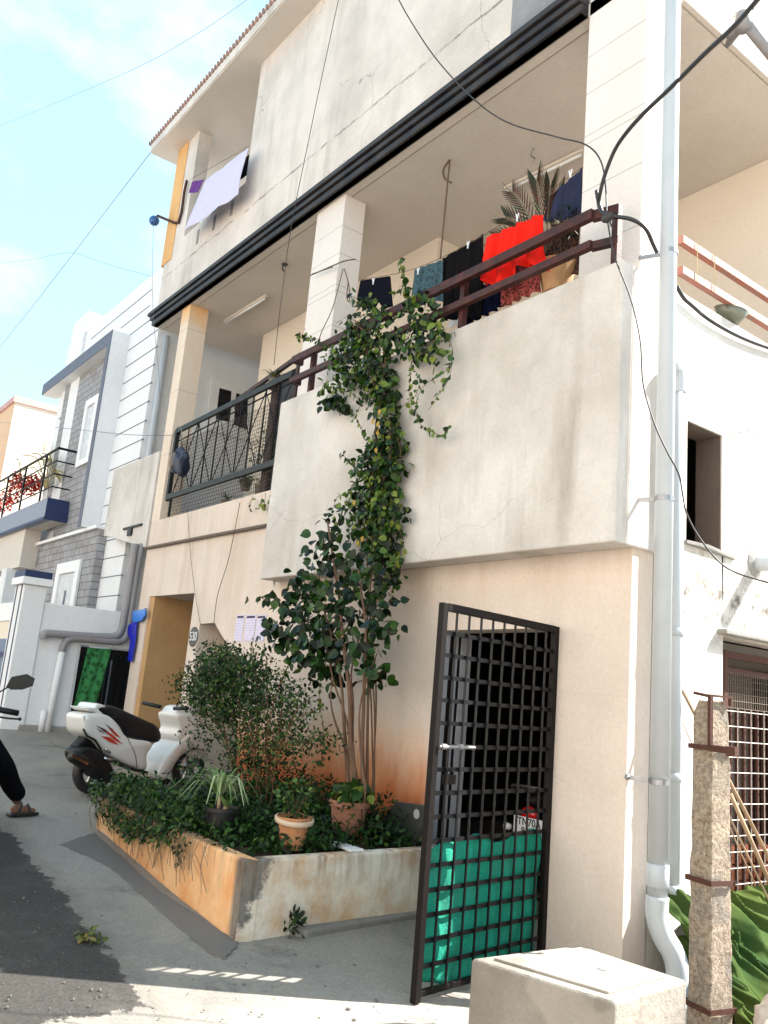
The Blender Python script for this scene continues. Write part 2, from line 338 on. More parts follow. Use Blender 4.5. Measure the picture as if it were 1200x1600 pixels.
def asphalt():
    m, t, b = newmat('dark_asphalt'); p = pos(t); v = noise(t, p, 60, 5, .7)
    c = mixc(t, ramp(t, v, .35, .68), (0.028, 0.026, 0.025, 1), (0.085, 0.08, 0.078, 1))
    c = mixc(t, mth(t, 'MULTIPLY', ramp(t, noise(t, p, 2.5, 8, .7), .5, .68), .5), c, (0.14, 0.13, 0.12, 1))
    t.links.new(c, b.inputs['Base Color']); b.inputs['Roughness'].default_value = .95; bump(t, b, v, .6, .015); return m
M['asphalt'] = asphalt()
M['apron'] = plaster('grey_concrete_apron', (0.155, 0.145, 0.135, 1), '#6a625a', 0.7, 0.0, 0.6, spots=0.25)

# ------------------------------------------------------------------ setting: ground
mb = MB(); nx, ny = 90, 60
def gfn(u, v):
    a = u * 2 - 1; x = -5 + (abs(a) ** 2.2) * math.copysign(240, a); bq = v * 2 - 1; y = 3 + (abs(bq) ** 2.2) * math.copysign(240, bq)
    z = gz(max(x, -60)) if x < 3 else gz(3)
    z += 0.012 * math.sin(x*2.3 + y*1.7) * math.sin(y*2.9 - x)
    return (x, y, z)
mb.grid(gfn, nx, ny).build('ground', M['ground'], smooth=True, kind='structure')
def ground_sheet(name, px, mat, lift, jag=0.0, n=4):
    pts = [PG(u, v) for u, v in px]; q = []
    for i in range(len(pts)):
        a = pts[i]; b = pts[(i+1) % len(pts)]
        for k in range(n):
            p = a.lerp(b, k/n); 
            if jag: p = p + Vector((random.uniform(-1, 1), random.uniform(-1, 1), 0)) * jag
            p.z = gz(p.x) + lift; q.append(p)
    return MB().prism(q, (0, 0, -0.06)).build(name, mat, kind='structure')
ap = [PG(u, v) for u, v in [(120,1335),(148,1303),(250,1395),(372,1478),(345,1503),(250,1440),(175,1368)]]
ap = [Vector((p.x, p.y, gz(p.x) + 0.035)) for p in ap]
ground_sheet('concrete_apron', [(95,1322),(148,1303),(250,1395),(373,1476),(350,1500),(322,1490),(235,1412),(172,1356)], M['apron'], 0.012, 0.01, 9)
# garage floor and threshold
MB().prism([(-5.0, 4.2, gz(-5.0)+.03), (-3.88, 4.2, gz(-3.88)+.03), (-3.88, 4.62, gz(-3.88)+.03), (-5.0, 4.62, gz(-5.0)+.03)], (0, 0, -.1)).build('door_threshold', M['apron'], kind='structure')

# ------------------------------------------------------------------ main building
FY = 4.4                       # facade plane
B = empty('apartment_building', (-7, 5, -1.3), 'three storey cream apartment house with boxed balcony and black cornice band', 'building')
def bz(x): return gz(x) - 0.4
wt = 0.22
# lower front wall, one outline running round the three openings
o = [(-11.44, bz(-11.44)), (-11.44, 2.07), (-7.72, 2.07), (-3.3, 2.07), (-3.3, bz(-3.3)), (-3.88, bz(-3.88)), (-3.88, 0.54), (-5.06, 0.53), (-5.06, bz(-5)),
     (-7.9, bz(-7.9)), (-8.42, 0.24), (-9.05, 0.64), (-9.43, 0.63), (-9.43, bz(-9.4)), (-9.69, bz(-9.7)), (-9.69, 1.01), (-11.10, 1.02), (-11.10, bz(-11.1))]
MB().prism([(x, FY, z) for x, z in o], (0, wt, 0)).build('front_wall', M['wall'], B)
# reveals
MB().box(-11.12, -10.96, FY+.02, 5.05, gz(-11)-.3, 1.03).build('door_reveal', M['door_orange'], B)
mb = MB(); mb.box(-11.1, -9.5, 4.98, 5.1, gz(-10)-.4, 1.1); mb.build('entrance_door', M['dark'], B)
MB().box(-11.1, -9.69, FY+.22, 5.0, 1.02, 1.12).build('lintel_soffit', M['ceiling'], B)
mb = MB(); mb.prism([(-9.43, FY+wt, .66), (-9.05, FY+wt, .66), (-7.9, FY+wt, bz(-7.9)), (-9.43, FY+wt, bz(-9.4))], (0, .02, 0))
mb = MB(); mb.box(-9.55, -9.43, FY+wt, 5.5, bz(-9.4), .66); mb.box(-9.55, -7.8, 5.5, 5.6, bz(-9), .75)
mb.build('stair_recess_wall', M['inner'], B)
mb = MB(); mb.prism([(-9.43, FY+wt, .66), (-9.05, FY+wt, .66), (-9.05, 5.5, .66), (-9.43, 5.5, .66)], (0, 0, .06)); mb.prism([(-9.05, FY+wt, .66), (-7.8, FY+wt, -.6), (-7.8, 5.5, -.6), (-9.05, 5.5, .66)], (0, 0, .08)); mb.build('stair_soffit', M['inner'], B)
MB().prism([PY(u, v, 5.05) for u, v in [(366,1085),(420,1085),(415,1230),(355,1230)]], (0, .03, 0)).build('stair_dark_back', M['dark'], B)  # near-black panel at the back of the stair opening
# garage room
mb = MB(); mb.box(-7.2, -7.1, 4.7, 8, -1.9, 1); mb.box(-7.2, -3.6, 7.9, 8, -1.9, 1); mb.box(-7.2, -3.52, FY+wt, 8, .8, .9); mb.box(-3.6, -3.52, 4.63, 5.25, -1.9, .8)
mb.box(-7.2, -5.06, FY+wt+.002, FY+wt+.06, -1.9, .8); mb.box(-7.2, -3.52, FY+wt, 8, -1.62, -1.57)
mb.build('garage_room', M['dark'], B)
# floors
mb = MB(); mb.box(-11.44, -4.7, FY+.225, 8, 1.88, 2.0); mb.box(-4.698, -3.42, FY+.225, 4.9, 1.88, 2.0); mb.box(-4.698, -3.52, 5.5, 8, 2.1, 2.2); mb.build('balcony_floor', M['ceiling'], B)
mb = MB(); mb.box(-12.3, -3.52, 6.36, 13, 5.46, 8.55); mb.build('rear_sun_blocker', M['ceiling'], B)  # unseen upper mass added to block sun from the neighbour's side wall
mb = MB(); mb.box(-11.34, -7.38, 5.91, 13, -1.3, 5.32); mb.build('rear_sun_blocker', M['ceiling'], B)  # unseen lower mass, likewise added as a sun blocker
# side wall, facing +X
SX = -3.3
side = MB()
side.box(SX-.2, SX, FY+wt, 4.965, -1.9, 2.04) if False else None
def side_poly(mb, pts, th=.2): mb.prism([(SX, y, z) for y, z in pts], (-th, 0, 0))
side_poly(side, [(FY+wt-.005, -2.0), (4.97, -2.0), (4.97, 2.97), (FY+wt-.005, 2.98)])
side_poly(side, [(4.97, -2.0), (5.42, -2.0), (5.42, 0.60), (5.42, 1.19), (4.97, 1.19)])
side_poly(side, [(4.97, 2.04), (5.40, 2.04), (5.40, 2.965), (4.97, 2.97)])
side_poly(side, [(5.40, 1.19), (5.42, 0.60), (12, 0.60), (12, 2.90), (5.40, 2.965)])
side.build('side_wall', M['side'], B)
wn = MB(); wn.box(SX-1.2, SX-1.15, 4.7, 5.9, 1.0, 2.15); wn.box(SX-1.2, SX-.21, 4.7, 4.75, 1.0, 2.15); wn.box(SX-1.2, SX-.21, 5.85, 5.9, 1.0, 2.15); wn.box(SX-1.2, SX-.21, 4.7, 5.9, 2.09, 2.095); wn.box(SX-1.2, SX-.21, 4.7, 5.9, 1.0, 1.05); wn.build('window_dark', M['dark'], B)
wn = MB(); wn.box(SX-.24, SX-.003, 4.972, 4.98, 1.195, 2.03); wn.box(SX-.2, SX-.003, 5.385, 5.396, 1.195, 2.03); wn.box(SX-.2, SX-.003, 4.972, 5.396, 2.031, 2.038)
wn.build('window_reveal', plaster('shaded_reveal_brown', (.13, .095, .075, 1), '#2c211b', .6, .5, .4), B)  # shade of the reveal painted in as dark brown
mb = MB(); mb.prism([(SX-.05, 4.95, 1.165), (SX+.025, 4.95, 1.165), (SX+.03, 5.2, 1.175), (SX+.02, 5.55, 1.15), (SX-.05, 5.55, 1.15)], (0, 0, .022)); mb.build('window_sill', M['cement'], B)
# upper side wall with stained slab edge
mb = MB(); mb.box(SX-.2, SX, 4.82, 12, 5.345, 9.4); mb.build('upper_side_wall', plaster('peeling_side_plaster', (.62, .54, .46, 1), '#6f5a48', .7, .7, .6, spots=.85, crack=1.0), B)
mb = MB(); mb.box(SX, SX+.045, 4.80, 12, 5.335, 5.40); mb.build('slab_edge', M['ceiling'], B, bevel=.006)
# boxed balcony
mb = MB()
mb.box(-7.69, -3.27, 4.18, 4.30, 1.04, 2.94)                 # front
mb.box(-3.39, -3.27, 4.302, 4.62, 1.04, 2.94)
mb.box(-7.69, -7.57, 4.302, 4.40-.002, 1.04, 2.94)
mb.box(-7.568, -3.392, 4.302, 4.398, 1.04, 1.14)
mb.build('balcony_box', M['box'], B, bevel=.012, seg=2)
mb = MB(); mb.box(-7.70, -3.262, 4.172, 4.31, 2.942, 2.972); mb.build('parapet_coping', M['box'], B, bevel=.006) if False else None
# left balcony parapet, column foot
MB().box(-11.42, -7.7, FY+.003, FY+.15, 2.0, 2.085).build('balcony_curb', M['wall'], B)
# columns
CZ = 5.33
def col(x0, x1, y0, y1, z0, z1, m): return MB().box(x0, x1, y0, y1, z0, z1).build('column', m, B, bevel=.008)
col(-11.45, -11.17, 4.403, 4.70, 2.08, CZ, M['column_warm'])
col(-7.79, -7.22, 4.42, 4.70, 2.0, CZ, M['column'])
col(-3.84, -3.302, 4.40, 4.78, 2.0, 9.5, M['column'])
# ceiling slab
mb = MB(); mb.box(-12.42, -3.31, 4.40, 12, CZ, CZ+.12); mb.build('balcony_ceiling', M['ceiling'], B)
mb = MB(); mb.box(-12.42, -3.86, 4.50, 4.506, CZ-.004, CZ-.001); mb.build('ceiling_groove', simple('groove_brown', '#9a8670', .9), B)
# cornice: three black fins under a grey ledge
mb = MB()
for z0, z1, y in ((5.325, 5.40, 4.30), (5.415, 5.475, 4.275), (5.49, 5.55, 4.25)): mb.box(-12.40 - (4.3-y)*2, -3.845, y, 4.40-.002, z0, z1)
mb.build('cornice', M['band'], B, bevel=.01)
mb = MB(); mb.box(-12.40, -3.85, 4.325, 4.399, 5.325, 5.6); mb.build('cornice_backing', M['band'], B)
mb = MB(); mb.box(-11.55, -3.86, 4.33, 4.40, 5.602, 5.64); mb.build('cornice_ledge', M['bandgrey'], B, bevel=.006)
# upper front wall and parapet of the second floor
UX0 = -12.52
mb = MB()
mb.prism([(UX0, FY, 5.45), (-3.86, FY, 5.45), (-3.86, FY, 8.56), (-9.82, FY, 8.56), (-9.82, FY, 6.68), (UX0, FY, 6.68)], (0, .2, 0))
mb.build('upper_wall', M['upper'], B)
mb = MB(); mb.box(-4.72, -3.845, 4.392, 4.399, 5.645, 9.4); mb.build('blackened_patch', M['blackened'], B)
mb = MB(); mb.box(-12.22, -11.83, FY+.001, 4.62, 6.68, 8.56); mb.build('column', M['upper'], B)
mb = MB(); mb.box(-12.62, -12.222, FY-.012, 4.62, 6.45, 8.56); mb.build('column', M['orange'], B, label='orange painted corner column of the top floor')
mb = MB(); mb.box(-12.3, -3.5, 6.2, 6.35, 5.5, 8.56); mb.box(-9.82, -9.6, 4.6, 6.2, 5.5, 8.56); mb.build('upper_back_wall', M['ceiling'], B)
mb = MB()
for i in range(3): MB().box(-11.3+i*.55, -11.22+i*.55, FY-.004, FY+.02, 6.32, 6.56).build('parapet_slot', M['cement'], B)
# roof with tiled edge
mb = MB(); mb.box(-13.0, -3.29, 4.06, 9, 8.56, 8.66); mb.build('roof_slab', M['ceiling'], B)
mb = MB(); mb.box(-13.02, -3.28, 4.045, 4.1, 8.58, 8.74); mb.build('fascia', M['upper'], B)
rt = MB(); x = -13.05
while x < -3.35: rt.lathe((x, 4.02, 8.755), [(.036, 0), (.04, .4)], 8, (0, 1, .35)); x += .095
rt.build('roof_tiles', simple('clay_tiles', '#8c6a60', .85, 0, .4, 6, '#6f655f'), B)
# inner walls
MB().box(-11.34, -7.16, 5.72, 5.9, 2.0, CZ-.002).build('inner_wall', M['inner'], B)
MB().box(-7.36, -7.16, 5.902, 7.1, 2.0, CZ-.002).build('inner_wall', M['inner'], B)
MB().box(-7.16, -3.3, 7.0, 7.2, 2.0, CZ-.002).build('inner_wall', M['inner'], B)
MB().box(-3.5, -3.3, 7.2, 12, 2.96, CZ-.002).build('inner_wall', M['side'], B)
# black doorway and dark door behind the left balcony
d = MB(); d.box(-10.5, -9.05, 5.66, 5.715, 2.0, 4.3); dr = d.build('balcony_door', simple('dark_blue_door', '#20242c', .5), B)
d = MB()
for x in (-10.52, -9.8, -9.08): d.box(x-.05, x+.05, 5.62, 5.66, 2.0, 4.34)
d.box(-10.57, -9.03, 5.62, 5.66, 4.3, 4.4); d.build('door_frame', M['black'], dr)

# balcony railings ---------------------------------------------------------
RY = 4.14
mb = MB()
mb.bar((-7.45, RY, 3.345), (-3.5, RY, 3.345), .05, .075); mb.bar((-7.45, RY, 3.115), (-3.5, RY, 3.115), .05, .06)
for z, h in ((3.345, .075), (3.115, .06)):
    mb.bar((-7.425, RY+.02, z), (-7.425, 4.24, z), .05, h*.98); mb.bar((-3.525, RY+.02, z), (-3.34, 4.22, z), .05, h*.98)
rl = mb.build('balcony_railing', M['rust'], B, bevel=.004, label='rust red twin bar railing on the boxed balcony')
for x, y in ((-7.2, 4.24), (-4.86, 4.20), (-3.36, 4.22)):
    MB().box(x-.025, x+.025, y-.025, y+.025, 2.94, 3.38).build('post', M['rust'], rl)
# side railing along +Y
mb = MB()
for z in (3.36, 3.12): mb.bar((SX+.01, 4.84, z), (SX+.01, 9, z-.03), .05, .06)
rl2 = mb.build('side_railing', M['rustbright'], B, bevel=.004)
mb = MB()
for y in (5.0, 5.22): MB().tube([(SX+.045, y, 3.40), (SX+.045, y, 3.08)], .004, 4).build('tie_wire', simple('yellow_twine', '#c9b98a', .9), rl2)
# left balcony grille
def gfr(x, z): return (x, 4.40, z)
zt0, zb0 = 3.30, 2.34; gx0, gx1 = -10.90, -7.82
mb = MB()
mb.bar((gx0, 4.36, zt0), (gx1, 4.36, zt0+.06), .04, .07); mb.bar((gx0, 4.36, zb0+.02), (gx1, 4.36, zb0+.03), .04, .075)
mb.bar((gx0+.02, 4.37, zb0-.03), (gx0+.02, 4.37, zt0+.03), .06, .06); mb.bar((gx0+.12, 4.37, 2.08), (gx0+.12, 4.37, zb0), .03, .03)
gr = mb.build('balcony_grille', M['greyrail'], B, bevel=.004, label='dark grille rail of the small left balcony')
mb = MB(); n = 10; px = lambda i: gx0+.1+(gx1-gx0-.1)*i/n
for i in range(1, n): mb.tube([(px(i), 4.375, zb0), (px(i), 4.375, zt0+.03)], .009, 5)
zm = (zt0+zb0)/2
for i in range(0, n-1, 2):
    mb.tube([(px(i), 4.37, zt0), (px(i+1), 4.37, zm)], .007, 4); mb.tube([(px(i+1), 4.37, zm), (px(i+2), 4.37, zb0)], .007, 4)
    mb.tube([(px(i+2), 4.37, zt0), (px(i+1), 4.37, zm)], .007, 4); mb.tube([(px(i+1), 4.37, zm), (px(i), 4.37, zb0)], .007, 4)
mb.tube([(gx0+.05, 4.385, zt0-.14), (gx1, 4.385, zt0-.02)], .010, 5)
mb.build('grille_bars', M['grille'], gr)
mb = MB()
x = gx0+.1
while x < gx1: mb.tube([(x, 4.40, 2.09), (x, 4.40, zt0-.15)], .0035, 3, False); x += .048
z = 2.12
while z < zt0-.15: mb.tube([(gx0+.08, 4.403, z), (gx1, 4.403, z)], .0035, 3, False); z += .048
mb.build('wire_mesh', simple('mesh_grey_wire', (0.10, .085, .075, 1), .7), gr)
# top frame on the right part of the left balcony
mb = MB(); mb.bar((-9.3, 4.45, 3.42), (-7.85, 4.45, 3.62), .04, .05); mb.bar((-9.3, 4.45, 3.3), (-9.3, 4.45, 3.42), .05, .04); mb.bar((-7.86, 4.45, 2.1), (-7.86, 4.45, 3.6), .05, .05)
mb.bar((-8.35, 4.45, 2.1), (-8.35, 4.45, 3.5), .12, .03); mb.build('grille_frame', simple('dark_wood_frame', '#3a2420', .7), gr)
# small rail on the wall, z 1.7
MB().tube([(-11.43, 4.37, 1.705), (-9.5, 4.37, 1.69), (-8.03, 4.37, 1.675)], .022, 8).build('wall_conduit', simple('brown_pipe', '#6b5a4e', .7), label='thin brown conduit across the wall below the left balcony', cat='pipe')

# ------------------------------------------------------------------ white neighbouring house
NB = empty('white_house', (-16, 5, -1), 'modern white house with grooved wall and grey brick cladding beside the cream building', 'building')
GY = 4.6
def gx_(u, v, y): return PY(u, v, y)
def plate(mb, px, y, th=.1):                       # outline on the plane Y=y, thickness going back
    mb.prism([PY(u, v, y) for u, v in px], (0, th, 0)); return mb
xr = PY(247, 520, GY).x; xl = PY(122, 560, GY).x
ztop = PY(161, 495, GY).z
mb = MB(); mb.box(-18.2, xr, GY, GY+7, gz(-13)-.4, ztop-.0); mb.build('wall', M['white'], NB)
# top-left tower
tx1 = PY(143, 488, GY+.02).x; tx0 = PY(122, 505, GY+.02).x; tz = PY(143, 488, GY+.02).z
MB().box(tx0, tx1, GY-.06, GY+1.1, 5.0, tz).build('stair_tower', M['whitetop'], NB, bevel=.01)
# grooves
mb = MB()
def groove(a, b):
    p = PY(a[0], a[1], GY); q = PY(b[0], b[1], GY); z = (p.z+q.z)/2; mb.box(p.x, q.x, GY-.006, GY+.01, z-.007, z+.007)
for a, b in [((142,531),(237.5,451)),((189,513),(234.5,477)),((204,522.5),(233.5,501.5)),((200.8,548.3),(247,515)),((196.7,575),(246,540)),((192.5,600.8),(241.7,568.3)),
             ((188,627.5),(237.5,596.7)),((184,654),(233,626)),((180,682),(229,656)),((176,709),(224,685)),((171,736),(219,715)),((167,764),(174,761)),((162,791),(170,789)),((158,820),(167,817)),
             ((148,876.7),(197,866.7)),((153,848),(199,838)),((143.3,905.5),(191.7,898)),((138,935),(186.7,929.5))]: groove(a, b)
mb.build('groove_lines', M['bluegrey'], NB)
# east wall with window seen through the balcony, and its pipe
sx = xr
mb = MB(); mb.prism([PX(u, v, sx+.015) for u, v in [(330,592),(395,612),(392,690),(320,672)]], (.03, 0, 0)); nwf = mb.build('side_window', M['frame'], NB)
MB().prism([PX(u, v, sx+.02) for u, v in [(342,607),(360,612),(357,660),(336,655)]], (.035, 0, 0)).build('pane', M['glassdark'], nwf)
MB().prism([PX(u, v, sx+.02) for u, v in [(368,615),(386,620),(384,672),(364,664)]], (.035, 0, 0)).build('pane', M['glassdark'], nwf)
pp = PX(262, 523, sx+.12); MB().tube([(sx+.1, pp.y, 5.4), (sx+.1, pp.y, 1.0)], .055, 10).build('side_pipe', M['pvc'], NB, smooth=True)
# projecting frame (fin + canopy), brick face, windows
fy = 4.29; fx1 = PY(177, 515, fy).x; fx0 = PY(67, 610, fy).x; fz1 = PY(177, 515, fy).z; fz0 = PY(130, 821, fy).z
by = GY-.12
mb = MB(); mb.box(fx1-.16, fx1, fy, GY-.002, fz0, fz1); mb.build('frame_fin', M['white'], NB)
mb = MB(); mb.box(fx1-.162, fx1-.0, fy-.012, fy-.002, fz0, fz1); mb.box(fx0, fx1-.164, fy-.012, fy-.002, fz1-.24, fz1); mb.build('frame_edge', M['bluegrey'], NB)
mb = MB(); mb.box(fx0, fx1-.162, fy, GY-.002, fz1-.24, fz1); mb.build('canopy', M['frame'], NB)
mb = MB(); mb.box(fx0, fx1-.162, fy+.01, GY-.002, fz0, fz0+.12) if False else None
bx0 = PY(97, 640, by).x; bxm = PY(125, 590, by).x
MB().box(bxm, fx1-.163, by, GY-.002, fz0-.05, fz1-.242).build('brick_cladding', M['brick'], NB)
MB().box(PY(104,640,by).x, bxm-.003, by, GY-.002, 2.6, fz1-.242).build('pilaster', M['whitetop'], NB)
MB().box(PY(97,640,by).x, PY(104,640,by).x-.003, by, GY-.002, 2.6, fz1-.242).build('brick_cladding', M['brick'], NB)
def window(parent, x0, x1, z0, z1, y, fw=.14, deep=.1):
    mb = MB(); mb.box(x0, x0+fw, y-.05, y, z0, z1); mb.box(x1-fw, x1, y-.05, y, z0, z1); mb.box(x0+fw, x1-fw, y-.05, y, z1-fw, z1); mb.box(x0+fw, x1-fw, y-.05, y, z0, z0+fw*.8)
    f = mb.build('window', M['frame'], parent, bevel=.008)
    m = MB(); m.box(x0+fw, x1-fw, y-.012, y-.004, z0+fw*.8, z1-fw); m.build('pane', simple('white_shutter', (.62, .63, .64, 1), .5), f); return f
a = PY(137.5, 628, by-.01); b = PY(158, 615, by-.01); c = PY(120, 732, by-.01)
window(NB, a.x, min(b.x, fx1-.17), c.z, a.z, by-.003)
# lower brick face and window
ly = GY-.14
lx1 = PY(155, 830, ly).x; lx0 = PY(62, 850, ly).x
MB().box(lx0, lx1, ly, GY-.002, gz(-15)-.2, fz0-.055).build('brick_cladding', M['brick'], NB)
a = PY(94, 882, ly); b = PY(131, 871, ly); wf = window(NB, a.x, b.x, -.3, a.z, ly-.003, .2)
MB().box(b.x-.7, b.x-.6, ly-.02, ly-.013, 0.2, a.z-.5).build('window_gap', M['bluegrey'], wf)
MB().box(lx0-.3, lx1+.02, fy+.1, ly-.003, fz0-.055, fz0+.0).build('ledge', M['frame'], NB)
# balcony
cx = PY(105, 783, ly-.05).x; cyf = PX(75, 777, cx).y; cz1 = PX(75, 777, cx).z; cz0 = PX(69, 811, cx).z
MB().box(cx-.02, cx, cyf, ly-.003, cz0, cz1).build('balcony_end', M['navy'], NB)
MB().box(cx-7, cx-.022, cyf, cyf+.12, cz0, cz1).build('balcony_front', simple('grey_blue_textured', '#8a92a0', .8, 0, .15, 14, None, .4), NB)
MB().box(cx-7, cx-.022, cyf+.121, ly-.003, cz0, cz0+.12).build('balcony_soffit', M['ceiling'], NB)
mb = MB(); mb.box(cx-7, cx-.02, cyf-.012, cyf-.002, cz0, cz0+.05); mb.build('balcony_trim', M['navy'], NB)
br = MB()
for i in range(4):
    z = cz1 + .22 + i*.24; x1 = cx-.05+i*.01
    br.tube([(cx-7, cyf+.05, z), (x1, cyf+.05, z), (x1, ly-.02, z)], .024 if i == 3 else .014, 7)
for k in range(5): br.bar((cx-.75-k*1.4, cyf+.05, cz1), (cx-.75-k*1.4, cyf+.05, cz1+.93), .05, .03, (0, 1, 0))
br.build('balcony_rail', M['black'], NB)
MB().box(cx-7, lx0-.02, ly-.3, ly, cz0-.75, cz0-.003).build('porch_beam', M['ceiling'], NB)
MB().box(cx-7, lx0-.02, ly+.8, ly+.9, gz(-18)-.3, cz0-.1).build('porch_wall', M['peach'], NB)
MB().box(cx-2.4, cx-2.0, ly-.4, ly-.1, gz(-18)-.3, cz0-.76).build('porch_column', M['white'], NB)

# unseen houses added across the street to bounce warm sunlight onto the facade
OB = empty('unseen_bounce_houses', (-4, -8, -1.5), 'unseen cream terrace added across the street to bounce sunlight onto the facade', 'building')
MB().box(-34, 22, -16, -7.2, -3, 8.5).build('wall', plaster('opposite_plaster', (.74, .69, .63, 1), '#b0a898', .1, .1, .1), OB)
mb = MB()
for i in range(14):
    for z in (-.6, 2.6, 5.6): MB().box(-32+i*3.9, -30.8+i*3.9, -7.2, -7.15, z, z+1.3).build('window', M['glassdark'], OB)
# far cream building with pink parapet
fx = -24.0
pA = PX(25, 622, fx); pB = PX(100, 641, fx)
CB = empty('cream_house', (fx-3, pA.y+3, -1), 'cream house with a pink parapet line far behind the white house', 'building')
MB().box(fx-6, fx, pA.y, pB.y+5, -2, pA.z-.12).build('wall', M['cream'], CB)
MB().box(fx-6, fx-.02, pA.y-.012, pA.y-.002, -2, pA.z-.12).build('front_wall', M['peach'], CB)
MB().box(fx-6.1, fx+.05, pA.y-.06, pB.y+5.1, pA.z-.118, pA.z+.05).build('parapet_trim', M['pink'], CB)

# utility block hanging between the houses
ub = empty('utility_block', (-12, 4.4, 2), 'stained white utility balcony block jutting left of the grille balcony', 'balcony block')
uy = 4.38
ux0 = PY(178, 735, uy).x; uz1 = PY(178, 735, uy).z; uz0 = PY(165, 837, uy).z
MB().prism([(ux0, uy, uz1), (-11.47, uy, uz1+.0), (-11.47, uy, 1.72), (ux0+.1, uy, uz0), (ux0, uy, uz0)], (0, .12, 0)).build('front_panel', M['box'], ub, bevel=.006)
MB().box(ux0+.02, -11.47, uy+.121, 5.4, uz0-.0, uz0+.1).build('soffit', M['ceiling'], ub)
p = PY(200, 820, uy-.05); mb = MB(); mb.box(p.x-.25, p.x+.45, uy-.03, uy-.004, p.z-.05, p.z-.02); mb.box(p.x-.05, p.x+.1, uy-.03, uy-.004, p.z-.16, p.z-.05); mb.build('bracket', M['greyrail'], ub)

# compound wall of the white house, seen along its side
CX = -11.7
cw = empty('compound_wall', (CX, 3.6, gz(CX)), 'white compound side wall ending at a capped gate pillar', 'wall')
zb = gz(CX) - .3
mb = MB(); mb.prism([(CX, 3.30, zb), (CX, 3.76, zb), (CX, 3.76, .30), (CX, 4.75, .30), (CX, 4.75, .81), (CX, 3.22, .80), (CX, 3.22, zb)], (-.14, 0, 0)); mb.build('wall', M['white'], cw, bevel=.008)
mb = MB(); mb.box(CX-.42, CX+.02, 2.93, 3.218, zb, 1.0); mb.build('pillar', M['white'], cw, bevel=.008)
mb = MB(); mb.box(CX-.34, CX-.31, 2.922, 2.928, zb, 1.0); mb.box(CX-.10, CX-.07, 2.922, 2.928, zb, 1.0); mb.build('pillar_groove', M['navy'], cw)
mb = MB(); mb.box(CX-.48, CX+.07, 2.88, 3.27, 1.002, 1.10); mb.build('pillar_cap', M['frame'], cw, bevel=.01)
mb = MB(); mb.box(CX-.46, CX+.055, 2.90, 3.25, 1.102, 1.19); mb.build('cap_band', M['navy'], cw)
mb = MB(); mb.box(CX-.142, CX+.05, 3.15, 3.80, zb+.2, gz(CX)+.07); mb.build('plinth', M['cement'], cw, bevel=.02)
g = empty('driveway_gate', (CX-1.6, 3.0, gz(-13)), 'pale blue sheet gate with a white top rail left of the pillar', 'gate')
MB().box(CX-3.4, CX-.44, 3.02, 3.06, gz(-13)+.1, .30).build('panel', M['gateblue'], g)
MB().box(CX-3.4, CX-.44, 3.00, 3.019, .05, .12).build('rail', M['navy'], g)
MB().box(CX-3.4, CX-.44, 3.02, 3.14, .55, .80).build('top_rail', M['frame'], g)
MB().box(CX-3.4, CX-.44, 3.04, 3.12, .302, .548).build('upper_panel', M['cream'], g)
g2 = empty('capped_pillar', (-15.4, 3.1, gz(-15)), 'second gate pillar with dark cap at the left edge', 'pillar')
MB().box(-15.6, -15.2, 2.95, 3.25, gz(-15)-.3, .95).build('shaft', M['white'], g2); MB().box(-15.68, -15.12, 2.9, 3.3, .952, 1.12).build('cap', M['navy'], g2)

# alley gate with bars, next to the compound wall
ag = empty('alley_gate', (CX, 4.1, gz(CX)), 'black barred alley gate between compound wall and cream building', 'gate')
mb = MB(); mb.box(CX-.9, CX-.86, 3.78, 4.9, zb, .3); mb.build('backing', M['dark'], ag)
mb = MB()
for i in range(9): yy = 3.80+i*.115; mb.box(CX-.05, CX-.03, yy, yy+.035, gz(CX)+.03, .22)
mb.box(CX-.055, CX-.02, 3.79, 4.8, .22, .27); mb.box(CX-.055, CX-.02, 3.79, 4.8, gz(CX)+.02, gz(CX)+.07); mb.build('bars', M['black'], ag)
mb = MB()
for yy, r in ((4.26, .02), (4.36, .03)): mb.tube([(CX-.3, yy, gz(CX)), (CX-.3, yy, .14)], r, 6)
mb.build('inner_pipes', M['slat'], ag)
MB().box(CX-.135, CX-.02, 3.762, 3.79, zb, .298).build('jamb', M['white'], ag)

# ------------------------------------------------------------------ pipes
def pipe(name, pts, r, m, label, n=14, parent=None):
    o = MB().tube(pts, r, n).build(name, m, parent, smooth=True); 
    if parent is None: tag(o, label, 'pipe')
    return o
dp = empty('drain_pipe', (-3.12, 4.44, gz(-3)), 'tall white drain pipe running down the sunlit corner of the building', 'pipe')
px_, py_ = -3.12, 4.455
pipe('pipe', [(px_+.02, py_-.03, 9.0), (px_, py_, 4), (px_, py_+.015, -1.0)], .056, M['pvc'], None, 20, dp)
mb = MB()
for z in (6.4, -0.93): MB().lathe((px_, py_+.012, z), [(.058, 0), (.064, .005), (.064, .12), (.058, .125)], 20).build('coupling', M['pvc'], dp, smooth=True)
mb = MB(); mb.tube(smooth_path([(px_, py_+.015, -.98), (px_, py_+.015, -1.08), (px_+.03, py_+.03, -1.18), (px_+.08, py_+.06, -1.27), (px_+.10, py_+.07, -1.36), (px_+.10, py_+.07, -1.50)], 5), .064, 20)
mb.tube(smooth_path([(px_+.10, py_+.07, -1.47), (px_+.13, py_+.06, -1.51), (px_+.2, py_+.02, -1.53), (px_+.42, py_-.1, -1.55)], 5), .062, 20)
mb.build('elbow', M['pvc'], dp, smooth=True)
